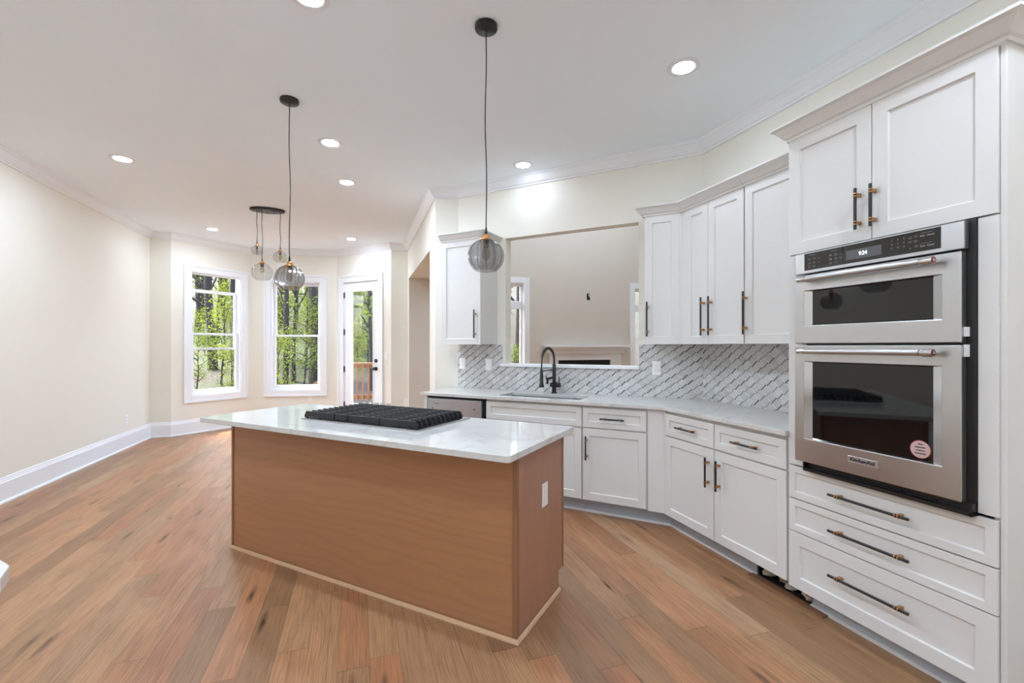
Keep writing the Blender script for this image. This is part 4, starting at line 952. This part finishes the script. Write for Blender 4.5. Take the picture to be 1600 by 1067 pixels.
# ------------------------------------------------------------------ living room beyond
t = thing('fireplace_mantel', 'white fireplace mantel seen through the sink opening', 'fireplace', (4.0, Y_FAR, 0), FB)
mb = MB(); Y = Y_FAR
mb.box(3.15, 4.87, Y-.17, Y, 1.335, 1.38); mb.box(3.18, 4.84, Y-.13, Y, 1.29, 1.335); mb.box(3.22, 4.80, Y-.09, Y, 1.22, 1.29); mb.build('mantel_shelf', M_TRIM, t, bevel=.004)
MB().box(3.27, 4.75, Y-.05, Y, 1.10, 1.22).build('frieze', M_TRIM, t, bevel=.002)
for x0, x1 in ((3.27, 3.44), (4.52, 4.75)): MB().box(x0, x1, Y-.05, Y, 0, 1.10).build('pilaster', M_TRIM, t, bevel=.002)
MB().box(3.44, 4.52, Y-.012, Y-.004, 0, 1.10).build('firebox', M_FIREBOX, t)
t = thing('cable_box', 'small open wiring box with a dangling cable on the far wall', 'wiring box', (4.08, Y_FAR, 2.28), FB)
bx = MB(); bx.box(4.04, 4.10, Y-.004, Y-.001, 2.22, 2.34, 0); bx.build('box_opening', M_DARK, t)
MB().tube([(4.085, Y-.005, 2.33), (4.07, Y-.02, 2.30), (4.10, Y-.025, 2.26), (4.115, Y-.01, 2.215)], .007, 8).build('loose_cable', M_PLASTIC, t)

# ------------------------------------------------------------------ outside: slope, deck, woods
def hill(x, y):
    d = max(0, y-10.5-.12*x)
    return -1.0+.16*d+.0022*d*d+.35*math.sin(x*.31+1)*math.sin(y*.23)+.12*math.sin(x*1.3)*math.cos(y*1.1)
gm = MB(); NX, NY = 60, 44; gx0, gx1, gy0, gy1 = -52, 34, 6.5, 66
gv = [(gx0+(gx1-gx0)*i/NX, gy0+(gy1-gy0)*j/NY) for j in range(NY+1) for i in range(NX+1)]
def gz(x, y):
    q = rot(-FB) @ Vector((x, y, 0)); return min(-.6, hill(x, y)) if q.y < 9.6 else hill(x, y)
gm.add([(x, y, gz(x, y)) for x, y in gv], [(j*(NX+1)+i, j*(NX+1)+i+1, (j+1)*(NX+1)+i+1, (j+1)*(NX+1)+i) for j in range(NY) for i in range(NX)], 0, True)
struct('ground', gm, M_GROUND)
pt = MB().box(-7, 9, REAR+.2, REAR+14, -.35, -.2); struct('ground_patio_added', pt, mat('bounce_concrete', rgb(196, 192, 184), .8, var=.06), FR)  # pale slab added out of view to bounce daylight up to the ceiling
# deck in front of the glazed door, railing along its outer edge
dk = MB(); qd = .14
for k in range(15): dk.box(-4.4, -.6, 8.55+k*qd, 8.55+k*qd+qd-.006, -.06, -.025)
struct('floor_deck', dk, M_DECK, 0, (-2.5, 9.5, 0))
t = thing('deck_railing', 'brown timber deck railing with square balusters outside the glazed door', 'railing', (-3.3, 10.6, -.025), 0)
RY = 10.6
MB().box(-4.4, -.7, RY-.07, RY+.07, .93, .97).build('top_rail', M_DECK, t); MB().box(-4.4, -.7, RY-.02, RY+.02, .84, .93).build('upper_rail', M_DECK, t); MB().box(-4.4, -.7, RY-.02, RY+.02, .13, .22).build('bottom_rail', M_DECK, t)
for k in range(26): MB().box(-4.3+.137*k, -4.263+.137*k, RY-.055, RY-.02, .10, .92).build('baluster', M_DECK, t)
for x_ in (-4.4, -2.6, -.75): MB().box(x_-.045, x_+.045, RY-.045, RY+.045, -1.6, .95).build('post', M_DECK, t)
MB().add([(-4.35, RY-.06, .66), (-4.35, RY+.06, .66), (-6.1, RY+.06, -.5), (-6.1, RY-.06, -.5), (-4.35, RY-.06, .56), (-4.35, RY+.06, .56), (-6.1, RY+.06, -.6), (-6.1, RY-.06, -.6)],
         [(0, 1, 2, 3), (7, 6, 5, 4), (0, 3, 7, 4), (1, 5, 6, 2), (0, 4, 5, 1), (3, 2, 6, 7)]).build('stair_rail', M_DECK, t)

def trunk_mesh(r, H, seed, nb, lean=0.0, first=.25):
    random.seed(seed); mb = MB(); n = 10; px, py = 0, 0; path = [(0, 0, -.3)]
    for k in range(1, n+1):
        px += random.uniform(-.12, .12)*H/14+lean*H/n; py += random.uniform(-.12, .12)*H/14; path.append((px, py, H*k/n))
    mb.tube(path, [r*1.25]+[r*(1-.75*k/n) for k in range(1, n+1)], 9); tips = []
    for b in range(nb):
        z = H*random.uniform(first, .97); i = min(n-1, max(1, int(z/H*n))); base = Vector(path[i]).lerp(Vector(path[i+1]), z/H*n-i)
        a = random.uniform(0, 6.28); Lb = random.uniform(.10, .26)*H*(1.1-z/H*.6); p = [base]; d = Vector((math.cos(a), math.sin(a), random.uniform(.1, .9))).normalized()
        for k in range(4):
            d = (d+Vector((random.uniform(-.3, .3), random.uniform(-.3, .3), random.uniform(-.12, .3)))).normalized(); p.append(p[-1]+d*Lb/4); tips.append(p[-1])
        rb = r*.3*(1.1-z/H)+.012; mb.tube(p, [rb, rb*.8, rb*.6, rb*.4, rb*.22], 5)
    return mb, tips
def leaves_mesh(tips, n, spread, size, seed):
    random.seed(seed); mb = MB()
    for k in range(n):
        c = random.choice(tips)+Vector((random.gauss(0, spread), random.gauss(0, spread), random.gauss(0, spread*.6)))
        a = Vector((random.gauss(0, 1), random.gauss(0, 1), random.gauss(0, 1))).normalized(); b = a.orthogonal().normalized(); s = size*random.uniform(.6, 1.4)
        mb.add([c-a*s, c+b*s*.55, c+a*s, c-b*s*.55], [(0, 1, 2, 3)])
    return mb
def tree_proto(r, H, seed, nb, nl, spread, size, lm, first=.25, lean=0):
    mb, tips = trunk_mesh(r, H, seed, nb, lean, first)
    a = mb.build('trunk', M_BARK); b = leaves_mesh(tips, nl, spread, size, seed+50).build('foliage', lm)
    ma_, mb_ = a.data, b.data; bpy.data.objects.remove(a); bpy.data.objects.remove(b); return ma_, mb_
PROTO = {'slim': tree_proto(.085, 13, 11, 26, 2000, .42, .04, M_LEAF, .12), 'slim2': tree_proto(.07, 11, 12, 24, 2000, .40, .04, M_LEAF, .1, .02),
         'big': tree_proto(.21, 18, 13, 26, 1300, .5, .055, M_LEAF2, .3), 'oak': tree_proto(.15, 15, 14, 34, 3200, .55, .048, M_LEAF2, .15),
         'shrub': tree_proto(.03, 2.6, 15, 26, 2200, .2, .028, M_LEAF, .08)}
def plant(kind, name, x, y, label, cat, group, s=1.0):
    random.seed(int(x*100+y*1000)); ro = random.uniform(0, 6.28)
    t = thing(name, label, cat, (x, y, gz(x, y)), 0, group); t.rotation_euler = (0, 0, ro); t.scale = (s, s, s)
    for nm, me in zip(('trunk', 'foliage'), PROTO[kind]):
        o = bpy.data.objects.new(nm, me); COL.objects.link(o); o.parent = t
    return t
def ray(px, Y): return ((px-800)/712*Y, Y)
for kind, px, Y, lb, s in (('big', 493, 15.5, 'thick dark tree trunk filling the right of the middle bay window', .9),
                           ('slim', 446, 14.5, 'slim dark tree left of its twin in the middle bay window', 1), ('slim2', 459, 15.5, 'slim dark tree right of its twin in the middle bay window', 1.1),
                           ('oak', 333, 17, 'leafy tree in the centre of the left bay window', 1), ('big', 371, 18, 'dark tree trunk at the right jamb of the left bay window', .8),
                           ('big', 561, 19, 'broad dark tree trunk behind the railing in the glazed door', 1.0), ('slim2', 579, 15, 'thin forked tree at the right of the door glass', .9),
                           ('oak', 806, 16.5, 'leafy tree outside the window of the room beyond the sink', 1)):
    x, y = ray(px, Y); plant(kind, 'tree', x, y, lb, 'tree', 'trees outside the bay', s)
random.seed(21)
far = [(px, Y) for px in (285, 298, 318, 345, 358, 392, 418, 436, 470, 486, 508, 532, 552, 572, 592, 770, 800, 822, 1020) for Y in (23, 32)]
for i, (px, Y) in enumerate(far):
    x, y = ray(px+random.uniform(-12, 12), Y+random.uniform(-3, 6))
    plant(('oak', 'slim', 'oak', 'slim2', 'big')[i % 5], 'tree', x, y, 'tree in the woods up the slope behind', 'tree', 'trees up the slope', random.uniform(.85, 1.25))
for i, (px, Y) in enumerate(((306, 14), (345, 15), (366, 13.5), (430, 13), (452, 17), (474, 14.5), (490, 18), (420, 18), (556, 15.5), (575, 17), (800, 14), (320, 20), (362, 22))):
    x, y = ray(px, Y); plant('shrub', 'shrub', x, y, 'bright green shrub on the slope among the trees', 'shrub', 'shrubs on the slope', random.uniform(.7, 1.2))
